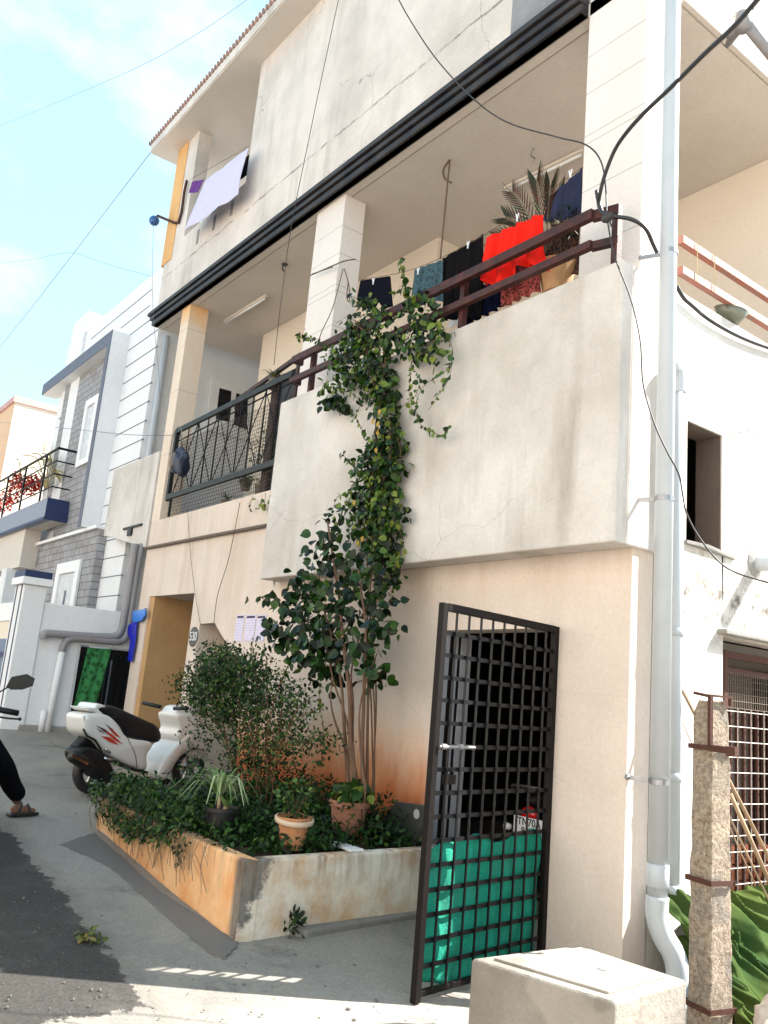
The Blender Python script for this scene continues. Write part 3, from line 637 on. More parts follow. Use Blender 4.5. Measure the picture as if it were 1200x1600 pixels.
for z in (3.02, 1.33, -.37):
    mb = MB(); mb.lathe((px_, py_+.008, z), [(.0575, 0), (.0605, 0), (.0605, .03), (.0575, .03)], 20, caps=False); mb.bar((px_-.05, py_-.01, z+.015), (SX-.0, py_-.06, z+.02), .012, .028)
    mb.ball((SX+.01, py_-.06, z+.02), .018, n=5)
    mb.build('clamp', M['steel'], dp)
vp = empty('vent_pipe', (-3.2, 4.74, gz(-3)), 'thinner white vent pipe standing just right of the tall drain pipe', 'pipe')
q = PX(1062, 600, -3.2)
pipe('pipe', [(-3.2, q.y, 2.22), (-3.2, q.y+.01, -1.1)], .038, M['pvc'], None, 16, vp)
mb = MB(); mb.tube(smooth_path([(-3.2, q.y, 2.14), (-3.2, q.y, 2.24), (-3.2, q.y-.03, 2.30), (-3.2, q.y-.075, 2.30)], 5), .043, 16); mb.build('cap_bend', M['pvc'], vp, smooth=True)
mb = MB()
for z in (.52, -.36, -1.0): MB().lathe((-3.2, q.y+.008, z), [(.039, 0), (.043, 0), (.043, .05), (.039, .05)], 16, caps=False).build('coupling', M['pvc'], vp, smooth=True)
p = PX(1190, 880, -3.25); tag(MB().tube([(-3.4, p.y, p.z), (-3.08, p.y+.02, p.z-.01)], .055, 14).build('waste_stub', M['pvc'], smooth=True), 'short white waste pipe poking out of the sunlit side wall', 'pipe')
tag(MB().lathe((SX-.01, p.y, p.z), [(.05, 0), (.11, .002), (.1, .018), (.06, .03)], 12, (1, 0, 0)).build('mortar_ring', M['cement']), 'crumbling mortar collar round the short waste pipe', 'mortar')
up = empty('roof_outlet_pipe', (-3.2, 5.8, 5.8), 'grey outlet pipe with tee fitting on the upper side wall', 'pipe')
a = PX(1145, 60, -3.25); b_ = PX(1165, 35, -3.05); c_ = PX(1215, 95, -2.98)
pipe('pipe', [Vector((-3.3, a.y, a.z)), b_, c_], .05, M['pvcgrey'], None, 14, up)
mb = MB(); mb.lathe(b_ - Vector((.02, .02, .06)), [(.06, 0), (.062, .13)], 14, (.1, .1, 1)); mb.build('tee', M['pvcgrey'], up, smooth=True)
# grey pipes at the left between the houses
lp = empty('grey_drain_pipe', (-11.6, 4.3, .5), 'grey soil pipe dropping beside the building and turning left at the wall', 'pipe')
X0 = CX+.07
def lx(u, v, dx=0.0): return PX(u, v, X0+dx)
pipe('pipe', smooth_path([lx(211, 850), lx(204, 905), lx(194, 965), lx(189, 985), lx(180, 994), lx(160, 995), lx(120, 993), lx(78, 990), lx(69, 991), lx(69, 998)], 5), .05, M['pvcgrey'], None, 12, lp)
lp2 = empty('grey_waste_pipe', (-11.6, 4.4, .5), 'second grey pipe that bends down the compound wall in white', 'pipe')
pipe('pipe', smooth_path([lx(222, 850), lx(212, 905), lx(203, 965), lx(200, 985), lx(190, 1001), lx(165, 1001), lx(120, 997), lx(106, 1000), lx(99, 1010), lx(97, 1018)], 5), .05, M['pvcgrey'], None, 12, lp2)
pipe('lower_pipe', [lx(97, 1018), lx(85, 1080), lx(73, 1144)], .045, M['white'], None, 12, lp2)
pipe('wall_stub_pipe', [lx(69, 1110), lx(64, 1143)], .04, M['white'], 'short white pipe stub at the foot of the compound wall')
MB().box(-11.55, -11.46, 4.5, 4.6, .9, 1.75).build('downpipe_cover', M['pvcgrey'], lp2) if False else None

# ------------------------------------------------------------------ main grid gate
H = Vector((-3.885, 4.375, 0)); T = Vector((-3.70, 3.215, 0)); gd = (T - H); gl = gd.length; gd.normalize(); gn = Vector((-gd.y, gd.x, 0))
GZ0, GZ1 = -1.535, .545
G = empty('grid_gate', (H.x, H.y, GZ0), 'black steel grid gate standing open in front of the garage doorway', 'gate')
def gp(s, z, o=0): return H + gd*(s*gl) + gn*o + Vector((0, 0, z))
mb = MB()
mb.bar(gp(0, GZ0), gp(0, GZ1), .045, .04, gn); mb.bar(gp(1, GZ0-.02), gp(1, GZ1), .045, .04, gn)
mb.bar(gp(.02, GZ1-.02), gp(.98, GZ1-.02), .04, .045); mb.bar(gp(.02, GZ0+.02), gp(.98, GZ0+.02), .03, .03)
mb.build('frame', M['black'], G, bevel=.003)
mb = MB()
for i in range(1, 10): mb.bar(gp(i/10, GZ0+.02, .008), gp(i/10, GZ1-.03, .008), .011, .011, gn)
for k in range(1, 16):
    z = GZ0+.02+(GZ1-GZ0-.06)*k/16; mb.bar(gp(.02, z, -.005), gp(.98, z, -.005), .007, .024)
mb.build('grid_bars', simple('gate_bar_paint', (0.006, .0055, .007, 1), .35, .0, .4, 30, spec=.35), G)
mb = MB(); z = GZ0+.02+(GZ1-GZ0-.06)*10/16
mb.tube([gp(.99, z, .03), gp(.72, z, .03)], .011, 8); mb.lathe(gp(.96, z, .03), [(.017, -.02), (.017, .02)], 8, gd); mb.lathe(gp(.83, z, .03), [(.017, -.02), (.017, .02)], 8, gd)
mb.build('bolt', M['steel'], G)
mb = MB(); mb.box(-.02, .02, -.01, .01, -.03, .02); 
mb = MB(); mb.tube([gp(.93, z-.145, .03), gp(.90, z-.12, .03), gp(.87, z-.145, .03)], .005, 6); mb.bar(gp(.935, z-.175, .03), gp(.865, z-.175, .03), .03, .05); mb.build('padlock', M['black'], G)
# green cloth tied to the lower half
random.seed(3)
def clothfn(u, v):
    s = .02+u*.95; top = -1.535+.66+.035*math.sin(u*19)+.05*max(0, math.sin(u*6.5+1)) + .03*(u)
    topz = -.755 + .012*math.sin(u*23) - .05*max(0, math.sin(u*11-2.6)) ; botz = -1.49 + .04*math.sin(u*7)
    z = botz + (topz-botz)*v
    o = -.030 - .008*math.sin(u*38+2*math.sin(v*5)) - .006*math.sin(v*13+u*9)
    return gp(s, z, o)
m_, t_, b_2 = newmat('green_shade_cloth'); p_ = pos(t_)
c_2 = mixc(t_, ramp(t_, noise(t_, p_, 90, 3), .3, .7), (0.0, .27, .18, 1), (0.01, .43, .29, 1))
c_2 = mixc(t_, mth(t_, 'MULTIPLY', ramp(t_, noise(t_, p_, 3.5, 6, .7), .45, .7), .35), c_2, (.10, .30, .22, 1))
bump(t_, b_2, mth(t_, 'ADD', mth(t_, 'MULTIPLY', noise(t_, p_, 9, 4, .6, (1, 1, .3)), 3), noise(t_, p_, 160, 2)), .7, .012); t_.links.new(c_2, b_2.inputs['Base Color']); b_2.inputs['Roughness'].default_value = .75
tr_ = t_.nodes.new('ShaderNodeBsdfTranslucent'); tr_.inputs[0].default_value = (.01, .40, .26, 1); ms_ = t_.nodes.new('ShaderNodeMixShader'); ms_.inputs[0].default_value = .3
t_.links.new(b_2.outputs[0], ms_.inputs[1]); t_.links.new(tr_.outputs[0], ms_.inputs[2]); t_.links.new(ms_.outputs[0], t_.nodes['Material Output'].inputs[0])
M['greencloth'] = m_
tag(MB().grid(clothfn, 120, 26).build('green_cloth', m_, smooth=True, solid=.003), 'bright green cloth tied across the lower half of the grid gate', 'cloth')

# inner grey door and parked motorcycle in the garage
gdoor = empty('inner_door', (-5.05, 4.5, -1.5), 'pale grey folded inner door leaf behind the grid gate', 'door')
jx = -5.052
for u0, u1, mt in ((686, 703, 'slat'), (703, 711, 'black'), (711, 716, 'slat'), (716, 721, 'black'), (721, 737, 'slat')):
    ya = max(FY+.004, PX(u0, 1000, jx).y); yb = PX(u1, 1000, jx).y
    MB().box(jx-.02, jx+(.006 if mt == 'slat' else .0), ya+.001, yb, -1.5, .52).build('door_stile', M[mt], gdoor)
pm = empty('parked_motorcycle', (-4.6, 5.3, -1.5), 'parked motorcycle in the dark garage, red tail lamp and number plate showing', 'motorcycle')
c = PY(828, 1272, 5.2)
redm = simple('red_lens', (.55, .01, .01, 1), .15, 0, .3)
MB().ball(c, .09, 1.0, .5, .62, 8).build('tail_lamp', redm, pm, smooth=True)
c2 = PY(828, 1292, 5.14)
pl = MB().box(c2.x-.165, c2.x+.165, 5.13, 5.14, c2.z-.075, c2.z+.065).build('number_plate', M['frame'], pm, bevel=.004)
MB().ball(PY(793, 1291, 5.15), .035, 1.2, 1, .8, 6).build('indicator', M['frame'], pm, smooth=True)
mb = MB(); mb.ball((c.x, 5.55, c.z+.10), .2, .7, 1.9, .5, 8); mb.ball((c.x, 5.4, c.z-.1), .2, .7, 1.2, .6, 8); mb.build('seat_body', M['black'], pm, smooth=True)
mb = MB(); mb.lathe((c.x-.06, 5.5, gz(-4.4)+.33), [(.2, -.04), (.3, -.05), (.32, 0), (.3, .05), (.2, .04)], 24, (1, 0, 0)); mb.build('wheel', M['cable'], pm, smooth=True)
mb = MB(); mb.tube(smooth_path([(c.x-.25, 5.3, c.z+.12), (c.x-.2, 5.2, c.z+.19), (c.x+.1, 5.2, c.z+.2), (c.x+.18, 5.35, c.z+.16)]), .011, 6); mb.build('grab_rail', M['steel'], pm, smooth=True)
def text(s, size, mat, parent, mtx, name='lettering', depth=.002, xs=1):
    cu = bpy.data.curves.new('t', 'FONT'); cu.body = s; cu.size = size; cu.extrude = depth; cu.align_x = 'CENTER'; cu.align_y = 'CENTER'
    ob = link(bpy.data.objects.new('t', cu)); bpy.context.view_layer.update()
    me = bpy.data.meshes.new_from_object(ob.evaluated_get(bpy.context.evaluated_depsgraph_get())); bpy.data.objects.remove(ob)
    me.name = name; me.transform(Matrix.Diagonal((xs, 1, 1, 1))); me.transform(mtx); me.materials.clear(); me.materials.append(mat)
    o = link(bpy.data.objects.new(name, me))
    if parent:
        o.parent = parent; o.matrix_parent_inverse = parent.matrix_basis.inverted() if parent.parent is None else Matrix.Identity(4)
    return o
faceY = lambda x, y, z: Matrix.Translation((x, y, z)) @ Matrix.Rotation(PI/2, 4, 'X')
text('TN70A', .078, M['cable'], pl, faceY(c2.x, 5.126, c2.z+.028)); text('9598', .078, M['cable'], pl, faceY(c2.x, 5.126, c2.z-.04))

# house number disc and notices
p = PY(303, 995, FY); nd = MB().lathe((p.x, FY-.001, p.z), [(.12, 0), (.12, .008)], 28, (0, -1, 0)).build('number_disc', simple('grey_disc_paint', '#5d5a58', .8)); tag(nd, 'grey round house number disc painted 530 beside the orange doorway', 'sign')
text('530', .15, M['frame'], nd, faceY(p.x, FY-.011, p.z), 'number', .001, .9)
def papermat():
    m, t, b = newmat('printed_notice'); p = pos(t); s = sep(t, p)
    ln = mth(t, 'GREATER_THAN', mth(t, 'FRACT', mth(t, 'MULTIPLY', s[2], 38)), .55)
    wd = ramp(t, noise(t, p, 60, 2, .5, (1, 1, .4)), .42, .55)
    c = mixc(t, mth(t, 'MULTIPLY', mth(t, 'MULTIPLY', ln, wd), .38), (.66, .60, .76, 1), (.22, .2, .28, 1))
    t.links.new(c, b.inputs['Base Color']); b.inputs['Roughness'].default_value = .8; return m
pmn = papermat()
labs = ['left printed notice pasted on the wall by the shrub', 'middle printed notice pasted on the wall by the shrub', 'right printed notice pasted on the wall, half behind leaves']
for i, (u0, u1) in enumerate(((370, 383), (385, 401), (402, 417))):
    a = PY(u0+1, 961, FY); b = PY(u1, 961, FY); c = PY(u0, 1002, FY)
    o = MB().box(a.x, b.x, FY-.005-.001*i, FY-.002, c.z, a.z).build('notice', pmn); tag(o, labs[i], 'paper notice', 'notices pasted on the wall')
    MB().box(a.x+.02, b.x-.02, FY-.009-.001*i, FY-.0055-.001*i, a.z-.035, a.z-.012).build('heading', simple('heading_ink', '#4a4458', .9), o)

# ------------------------------------------------------------------ planter box
PT = -1.02; PXR = -4.68; PXL = -7.15; PYF = 2.66
PB = empty('planter_box', (-5.9, 3.5, -1.4), 'raised masonry planter with orange street face and peeling white end', 'planter')
def plmat(name, base, or_, white):
    m, t, b = newmat(name); p = pos(t); s = sep(t, p)
    n = noise(t, p, 3.5, 8, .65); n2 = noise(t, p, 9, 7, .7, (1, 1, .35))
    c = mixc(t, ramp(t, n, .4, .65), lin(base), lin(or_))
    c = mixc(t, mth(t, 'MULTIPLY', ramp(t, n2, .52, .72), .35), c, lin('#9a7a58'))
    # chipped grey corner
    dx = mth(t, 'ADD', mth(t, 'ABSOLUTE', mth(t, 'SUBTRACT', s[0], PXR)), mth(t, 'ABSOLUTE', mth(t, 'SUBTRACT', s[1], PYF)))
    zz = mth(t, 'MULTIPLY', mth(t, 'SUBTRACT', s[2], PT), .65)
    e = mth(t, 'ADD', dx, mth(t, 'SUBTRACT', mth(t, 'MULTIPLY', mth(t, 'SUBTRACT', noise(t, p, 7, 7, .7), .35), .5), zz)) if white else mth(t, 'ADD', dx, .25)
    f = remap(t, e, .36, .31)
    c = mixc(t, mth(t, 'MULTIPLY', f, .95), c, mixc(t, ramp(t, n2, .4, .6), lin('#3d3a36'), lin('#77716a')))
    low = remap(t, mth(t, 'ADD', s[2], mth(t, 'MULTIPLY', n2, .3)), -1.28, -1.42) if white else remap(t, mth(t, 'ADD', s[2], mth(t, 'MULTIPLY', n2, .12)), -1.40, -1.47)
    c = mixc(t, mth(t, 'MULTIPLY', low, .35), c, lin('#4a443e'))
    drip = mth(t, 'MULTIPLY', remap(t, s[2], -1.25, PT), ramp(t, noise(t, p, 12, 5, .6, (1, 1, .1)), .45, .65))
    c = mixc(t, mth(t, 'MULTIPLY', drip, .6), c, lin('#6e5236'))
    t.links.new(c, b.inputs['Base Color']); b.inputs['Roughness'].default_value = .92
    bump(t, b, mth(t, 'ADD', n, n2), .45, .02); return m
mo = plmat('planter_orange_paint', '#e6b98a', '#d9965c', False); mw = plmat('planter_white_paint', '#dcd6ca', '#c0a080', True)
zb = -1.75
def pz(x): return gz(x)-.15
MB().prism([(PXR, PYF, pz(PXR)), (PXR, PYF, PT), (PXL, PYF, PT), (PXL, PYF, pz(PXL))], (0, .11, 0)).build('street_face', mo, PB, bevel=.02, seg=3)
MB().prism([(PXR-.11, PYF+.112, pz(PXR)), (PXR-.11, PYF+.112, PT-.003), (PXR-.22, FY-.01, PT-.003), (PXR-.22, FY-.01, pz(PXR))], (.11, 0, 0)).build('end_face', mw, PB, bevel=.02, seg=3)
MB().prism([(PXR-.0, PYF+.0, pz(PXR)), (PXR+.004, PYF+.0, PT-.004), (PXR+.004, PYF+.115, PT-.004), (PXR+.0, PYF+.115, pz(PXR))], (.004, 0, 0)).build('end_cap', mw, PB) 
MB().prism([(PXL, PYF+.112, pz(PXL)), (PXL, PYF+.112, PT-.003), (PXL, FY-.01, PT-.003), (PXL, FY-.01, pz(PXL))], (.11, 0, 0)).build('far_face', mo, PB, bevel=.02, seg=3)
def soil(u, v):
    x = PXL+.1+(PXR-.15-PXL-.1)*u; y = PYF+.1+(FY-PYF-.12)*v
    return (x, y, PT-.035+.02*math.sin(x*9)*math.sin(y*8))
MB().grid(soil, 30, 20).build('soil', simple('dry_soil', '#4a3526', .95, 0, .5, 12, '#2a1f18', .5), PB, smooth=True)
mb = MB(); mb.prism([(PXR-.05, PYF+.35, gz(PXR)-.05), (PXR+.06, PYF+.45, gz(PXR)-.05), (PXR-.1, FY-.02, gz(PXR)-.05), (PXR-.2, FY-.02, gz(PXR)-.05)], (0, 0, .10)); mb.build('footing', M['cement'], PB, bevel=.02, seg=3)

# ------------------------------------------------------------------ scooter
def loc_plane(p0, ang):
    h = Vector((math.cos(math.radians(ang)), math.sin(math.radians(ang)), 0)); n = Vector((h.y, -h.x, 0))   # n points to the right of travel
    def back(u, v, o=0.0):
        d = ray(u, v); q = (p0 + n*o); t = n.dot(q)/n.dot(d); r = d*t - p0; return r.dot(h), r.z
    def fwd(x, z, o=0.0): return p0 + h*x + n*o + Vector((0, 0, z))
    return h, n, back, fwd
SC0 = PG(140, 1240); SCA = 110
sh, sn, sback, sfwd = loc_plane(SC0, SCA)
SCO = empty('scooter', SC0, 'white scooter with black seat and red flame stripes parked at the orange doorway', 'scooter')
whitep = simple('white_scooter_paint', (.70, .69, .67, 1), .22, 0, .05, 3, None, 0)
whitep.node_tree.nodes['Principled BSDF'].inputs['Coat Weight'].default_value = .5
seatm = simple('black_vinyl_seat', (.010, .010, .014, 1), .42, 0, .3, 12, spec=.35)
plast = simple('black_plastic', (.010, .010, .011, 1), .5, 0, .3, 12, spec=.3)
chrome = simple('chrome', (.55, .55, .56, 1), .15, 1.0, .1)
silver = simple('silver_rim', (.33, .33, .34, 1), .35, .8, .1)
def slab(name, px, w0, w1, mat, parent, back, fwd, bev=.03, seg=4, o=.12, sub=0, local=None):
    pts = [back(u, v, o) for u, v in px] if local is None else local
    n = len(pts); mb = MB(); off = fwd(0, 0, w1) - fwd(0, 0, w0)
    mb.prism([fwd(x, z, w0) for x, z in pts], off)
    return mb.build(name, mat, parent, smooth=True, bevel=bev, seg=seg)
def dens(pts, k=4):
    pts = list(pts); q = pts + pts[:1]; o = []
    for i in range(len(pts)):
        p0 = Vector(q[i-1] if i else pts[-1]); p1 = Vector(pts[i]); p2 = Vector(pts[(i+1) % len(pts)]); p3 = Vector(pts[(i+2) % len(pts)])
        for j in range(k):
            t = j/k; o.append(0.5*((2*p1)+(p2-p0)*t+(2*p0-5*p1+4*p2-p3)*t*t+(3*p1-p0-3*p2+p3)*t**3))
    return o
def smooth_slab(name, pts, w, mat, parent, fwd, k=4, rings=((1, .62), (.985, .82), (.93, .95), (.8, 1.0)), cx=0.0):
    q = dens([Vector((x, z, 0)) for x, z in pts], k); c = sum(q, Vector())/len(q); mb = MB(); n = len(q); vs = []; fs = []
    lev = [(s, -d*w) for s, d in reversed(rings)] + [(s, d*w) for s, d in rings]
    for s, d in lev:
        for p in q:
            e = c + (p-c)*s; vs.append(fwd(e.x, e.y, cx + d))
    m = len(lev)
    for i in range(m-1):
        for k2 in range(n): fs.append((i*n+k2, i*n+(k2+1) % n, (i+1)*n+(k2+1) % n, (i+1)*n+k2))
    fs += [tuple(range(n-1, -1, -1)), tuple(range((m-1)*n, m*n))]
    return mb.add(vs, fs).build(name, mat, parent, smooth=True)
B_ = lambda u, v, o=.14: sback(u, v, o)
body = smooth_slab('body', [B_(*p) for p in [(133,1118),(146,1114),(168,1117),(184,1131),(199,1152),(232,1158),(240,1165),(232,1180),(230,1203),(212,1200),(190,1190),(168,1178),(152,1160),(134,1146),(131,1130)]], .155, whitep, SCO, sfwd, 4)
mb = MB()
def flame(pts, m_): pass
fl = MB(); 
for p3 in ([(163,1142),(175,1147),(192,1163),(181,1158)], [(158,1150),(172,1152),(186,1164),(172,1160)], [(170,1138),(178,1142),(189,1153),(180,1149)]):
    fl.prism([sfwd(*B_(u, v, .158), .1565) for u, v in p3], sn*.003)
fl.build('red_stripe', simple('red_decal', (.55, .045, .02, 1), .3), body)
fl = MB()
for p3 in ([(150,1133),(165,1140),(190,1162),(162,1143)], [(151,1138),(160,1143),(164,1147),(156,1143)], [(165,1131),(176,1139),(183,1149),(173,1141)]):
    fl.prism([sfwd(*B_(u, v, .158), .1565) for u, v in p3], sn*.002)
fl.build('dark_stripe', simple('grey_decal', (.07, .06, .07, 1), .3), body)
smooth_slab('seat', [B_(*p, .1) for p in [(160,1104),(176,1103),(200,1113),(226,1125),(243,1133),(251,1146),(250,1157),(240,1161),(222,1155),(200,1152),(190,1138),(178,1122),(164,1115)]], .13, seatm, SCO, sfwd, 4, ((1, .6), (.97, .85), (.88, .97), (.7, 1.0)))
smooth_slab('grab_rail', [B_(*p) for p in [(136,1106),(148,1106),(153,1100),(160,1100),(168,1104),(158,1106),(156,1110),(166,1119),(165,1122),(158,1120),(148,1113),(142,1112)]], .13, whitep, SCO, sfwd, 3)
smooth_slab('tail_lamp', [B_(*p) for p in [(132,1120),(138,1119),(141,1127),(139,1134),(133,1133)]], .135, simple('clear_red_lens', (.35, .25, .26, 1), .15), SCO, sfwd, 3)
# floor board, apron, front shield
smooth_slab('floor_board', [B_(*p) for p in [(163,1182),(180,1190),(205,1198),(232,1206),(246,1210),(246,1217),(232,1222),(200,1216),(180,1206)]], .13, simple('cream_white_plastic', (.62, .58, .50, 1), .35, 0, .05), SCO, sfwd, 3)
MB().tube([sfwd(*B_(*p, .15), .135) for p in [(158,1177),(168,1186),(190,1196),(215,1204),(232,1207)]], .012, 8).build('side_rail', plast, SCO, smooth=True)
smooth_slab('leg_shield', [B_(*p, .1) for p in [(240,1214),(252,1218),(262,1200),(276,1180),(290,1170),(300,1152),(294,1140),(276,1156),(258,1176),(244,1196)]], .17, whitep, SCO, sfwd, 3)
smooth_slab('front_cowl', [B_(*p, .1) for p in [(272,1116),(284,1113),(300,1118),(316,1142),(324,1166),(322,1174),(300,1168),(290,1172),(278,1166),(272,1150),(276,1136)]], .16, whitep, SCO, sfwd, 4)
smooth_slab('front_fender', [B_(*p, .05) for p in [(290,1176),(300,1170),(318,1174),(326,1186),(318,1188),(298,1184)]], .08, whitep, SCO, sfwd, 3)
smooth_slab('handlebar_cover', [B_(*p, .05) for p in [(268,1116),(276,1104),(292,1103),(300,1110),(288,1120),(274,1124)]], .12, whitep, SCO, sfwd, 3)
for sgn in (-1, 1):
    x, z = B_(272, 1110, .1); mb = MB(); mb.tube([sfwd(x, z+.02, sgn*.1), sfwd(x-.04, z+.04, sgn*.33)], .02, 8); mb.build('handle_grip', plast, SCO, smooth=True)
def wheel(parent, fwd, x, r, wd, o=0.0, rimr=.6, name='wheel'):
    c = fwd(x, r, o); ax = (fwd(0, 0, 1) - fwd(0, 0, 0)).normalized()
    wl = MB().lathe(c, [(r*.66, -wd*.35), (r*.75, -wd*.5), (r*.93, -wd*.48), (r, -wd*.2), (r, wd*.2), (r*.93, wd*.48), (r*.75, wd*.5), (r*.66, wd*.35)], 32, ax, False).build(name, M['cable'], parent, smooth=True)
    m = MB(); m.lathe(c, [(r*.67, -wd*.3), (r*.60, -wd*.1), (r*.60, wd*.1), (r*.67, wd*.3)], 28, ax, False); m.lathe(c, [(.04, -wd*.5), (.05, 0), (.04, wd*.5)], 14, ax)
    up = Vector((0, 0, 1)); hd = ax.cross(up)
    for k in range(5):
        a = 2*PI*k/5+.3; d = up*math.cos(a)+hd*math.sin(a); m.bar(c+d*.03, c+d*r*.64, .03, .022, ax)
    m.build('rim', silver, wl); return wl
mb = MB(); mb.tube([sfwd(*B_(*p, .157), .157) for p in [(184,1131),(199,1152),(212,1180),(214,1200)]], .003, 5); mb.build('panel_gap', plast, SCO)
wheel(SCO, sfwd, 0.0, .215, .10); wheel(SCO, sfwd, 1.24, .215, .09)
smooth_slab('engine_cover', [B_(*p, .12) for p in [(118,1176),(128,1168),(142,1168),(160,1178),(172,1196),(176,1214),(166,1222),(150,1214),(138,1200),(122,1190)]], .11, plast, SCO, sfwd, 3, cx=.05)
mb = MB(); a = sfwd(*B_(112, 1180, .2), .19); b = sfwd(*B_(138, 1196, .2), .19); mb.tube([a, a.lerp(b, .1), a.lerp(b, .8), b, b+(b-a)*.8], [.045, .056, .058, .045, .02], 14); mb.build('muffler', plast, SCO, smooth=True)
mb = MB(); mb.prism([sfwd(*B_(u, v, .25), .249) for u, v in [(113,1178),(138,1192),(137,1196),(112,1183)]], sn*.004); mb.build('muffler_shield', chrome, SCO)
mb = MB(); mb.tube([sfwd(*B_(*p, .15), .15) for p in [(130,1139),(136,1150),(148,1156),(156,1168),(160,1180)]], .009, 6); mb.build('rear_guard', plast, SCO, smooth=True)
smooth_slab('rear_mudguard', [B_(*p, .0) for p in [(132,1146),(152,1158),(158,1176),(140,1176),(126,1166),(114,1166),(124,1156)]], .06, plast, SCO, sfwd, 3)
MB().box(-.05, .05, -.05, .05, 0, 0) if False else None
smooth_slab('under_frame', [B_(*p, .05) for p in [(170,1205),(230,1216),(262,1216),(262,1226),(228,1230),(190,1226),(172,1222)]], .07, plast, SCO, sfwd, 2)
mb = MB(); mb.tube([sfwd(.42, .14, -.06), sfwd(.36, .0, -.12)], .012, 6); mb.tube([sfwd(.5, .15, .1), sfwd(.5, .02, .19), sfwd(.45, 0.01, .2)], .011, 6); mb.build('stand', plast, SCO)
mb = MB(); mb.tube([sfwd(*B_(*p, .16), .16) for p in [(164,1170),(172,1176)]], .013, 6); mb.tube([sfwd(*B_(*p, .16), .18) for p in [(160,1184),(176,1188)]], .014, 6); mb.build('foot_peg', chrome, SCO, smooth=True)

# ------------------------------------------------------------------ motorcycle and rider at the left edge
MC0 = Vector((-5.95, 1.15, gz(-5.95)))
mh, mn, mback, mfwd = loc_plane(MC0, -20)     # heads towards the viewer's left; mn is its right side
MC = empty('motorcycle', MC0, 'black motorcycle facing the road at the left edge, mirror and handle in view', 'motorcycle')
# local x: 0 front wheel contact, negative backwards; + offset = right side, the rider's left is -offset
wheel(MC, mfwd, 0.0, .30, .09); wheel(MC, mfwd, -1.28, .30, .11)
mb = MB()
for s in (-1, 1): mb.tube([mfwd(0, .30, s*.09), mfwd(-.27, .98, s*.09)], .022, 8)
mb.build('fork', chrome, MC, smooth=True)
smooth_slab('front_mudguard', [(.26, .42), (.2, .56), (0, .64), (-.22, .56), (-.3, .40), (-.24, .38), (-.15, .52), (0, .585), (.16, .52), (.22, .4)], .07, plast, MC, mfwd, 3)
smooth_slab('headlamp_cowl', [(-.02, 1.02), (-.16, 1.17), (-.24, 1.14), (-.28, .96), (-.2, .80), (-.06, .82), (0, .9)], .13, plast, MC, mfwd, 3)
mb = MB(); mb.ball(mfwd(-.03, .9, 0), .085, 1, 1, 1, 8); mb.build('headlamp', chrome, MC, smooth=True)
mb = MB(); cpt = [mfwd(-.045+.0*i, 1.03+.04*math.sin(a), -.05+.05*math.cos(a)) + mh*.0 for i, a in enumerate([PI*.2+PI*1.5*k/10 for k in range(11)])]; mb.tube(cpt, .008, 5); mb.build('cowl_mark', M['frame'], MC)
smooth_slab('fuel_tank', [(-.30, .78), (-.36, .94), (-.55, 1.0), (-.78, .9), (-.82, .8), (-.6, .74)], .14, simple('dark_tank_paint', (.02, .02, .025, 1), .2), MC, mfwd, 3)
smooth_slab('seat', [(-.76, .82), (-.95, .85), (-1.45, .9), (-1.5, .85), (-1.1, .76), (-.8, .76)], .13, seatm, MC, mfwd, 3)
smooth_slab('engine', [(-.42, .3), (-.4, .6), (-.62, .72), (-.88, .66), (-.9, .36), (-.7, .26)], .13, silver, MC, mfwd, 2)
mb = MB()
gx, gzz = -.28, 1.04
mb.tube(smooth_path([mfwd(-.42, 1.02, .36), mfwd(-.34, 1.05, .2), mfwd(-.28, 1.02, .0), mfwd(-.34, 1.05, -.2), mfwd(-.42, 1.02, -.36)]), .012, 8); mb.build('handlebar', chrome, MC, smooth=True)
for s in (-1, 1):
    mb = MB(); mb.tube([mfwd(-.37, 1.04, s*.25), mfwd(-.425, 1.02, s*.39)], .02, 8); mb.build('grip', plast, MC, smooth=True)
    mb = MB(); mb.tube(smooth_path([mfwd(-.32, 1.02, s*.20), mfwd(-.34, .99, s*.30), mfwd(-.38, .985, s*.41)]), .007, 6); mb.ball(mfwd(-.38, .985, s*.41), .012, n=5); mb.build('lever', plast, MC, smooth=True)
    mb = MB(); mb.tube(smooth_path([mfwd(-.34, 1.05, s*.2), mfwd(-.33, 1.13, s*.24), mfwd(-.33, 1.2, s*.32)]), .006, 6)
    c = mfwd(-.33, 1.23, s*.38); rot = [(-.085, -.03), (-.06, .035), (.03, .052), (.085, .02), (.08, -.03), (.02, -.052), (-.05, -.05)]
    ax = (mn*s).normalized(); mb.prism([c + ax*a - mh*.012 + Vector((0, 0, b+a*.12)) for a, b in rot], mh*.03); mb.build('mirror', plast, MC, bevel=.006)
mb = MB()
mb.tube(smooth_path([mfwd(-.42, .80, -.08), mfwd(-.36, .74, -.26), mfwd(-.34, .62, -.31), mfwd(-.36, .45, -.26), mfwd(-.45, .34, -.08)]), .014, 8)
mb.build('crash_guard', chrome, MC, smooth=True)
mb = MB(); mb.ball(mfwd(-.1, .95, -.2), .03, 1, 1, 1, 5); mb.build('indicator', simple('orange_lens', (.7, .16, .02, 1), .3), MC, smooth=True)
mb = MB(); mb.tube([mfwd(-.5, .28, .14), mfwd(-.9, .26, .16), mfwd(-1.5, .36, .17)], [.02, .025, .045], 10); mb.build('exhaust', chrome, MC, smooth=True)
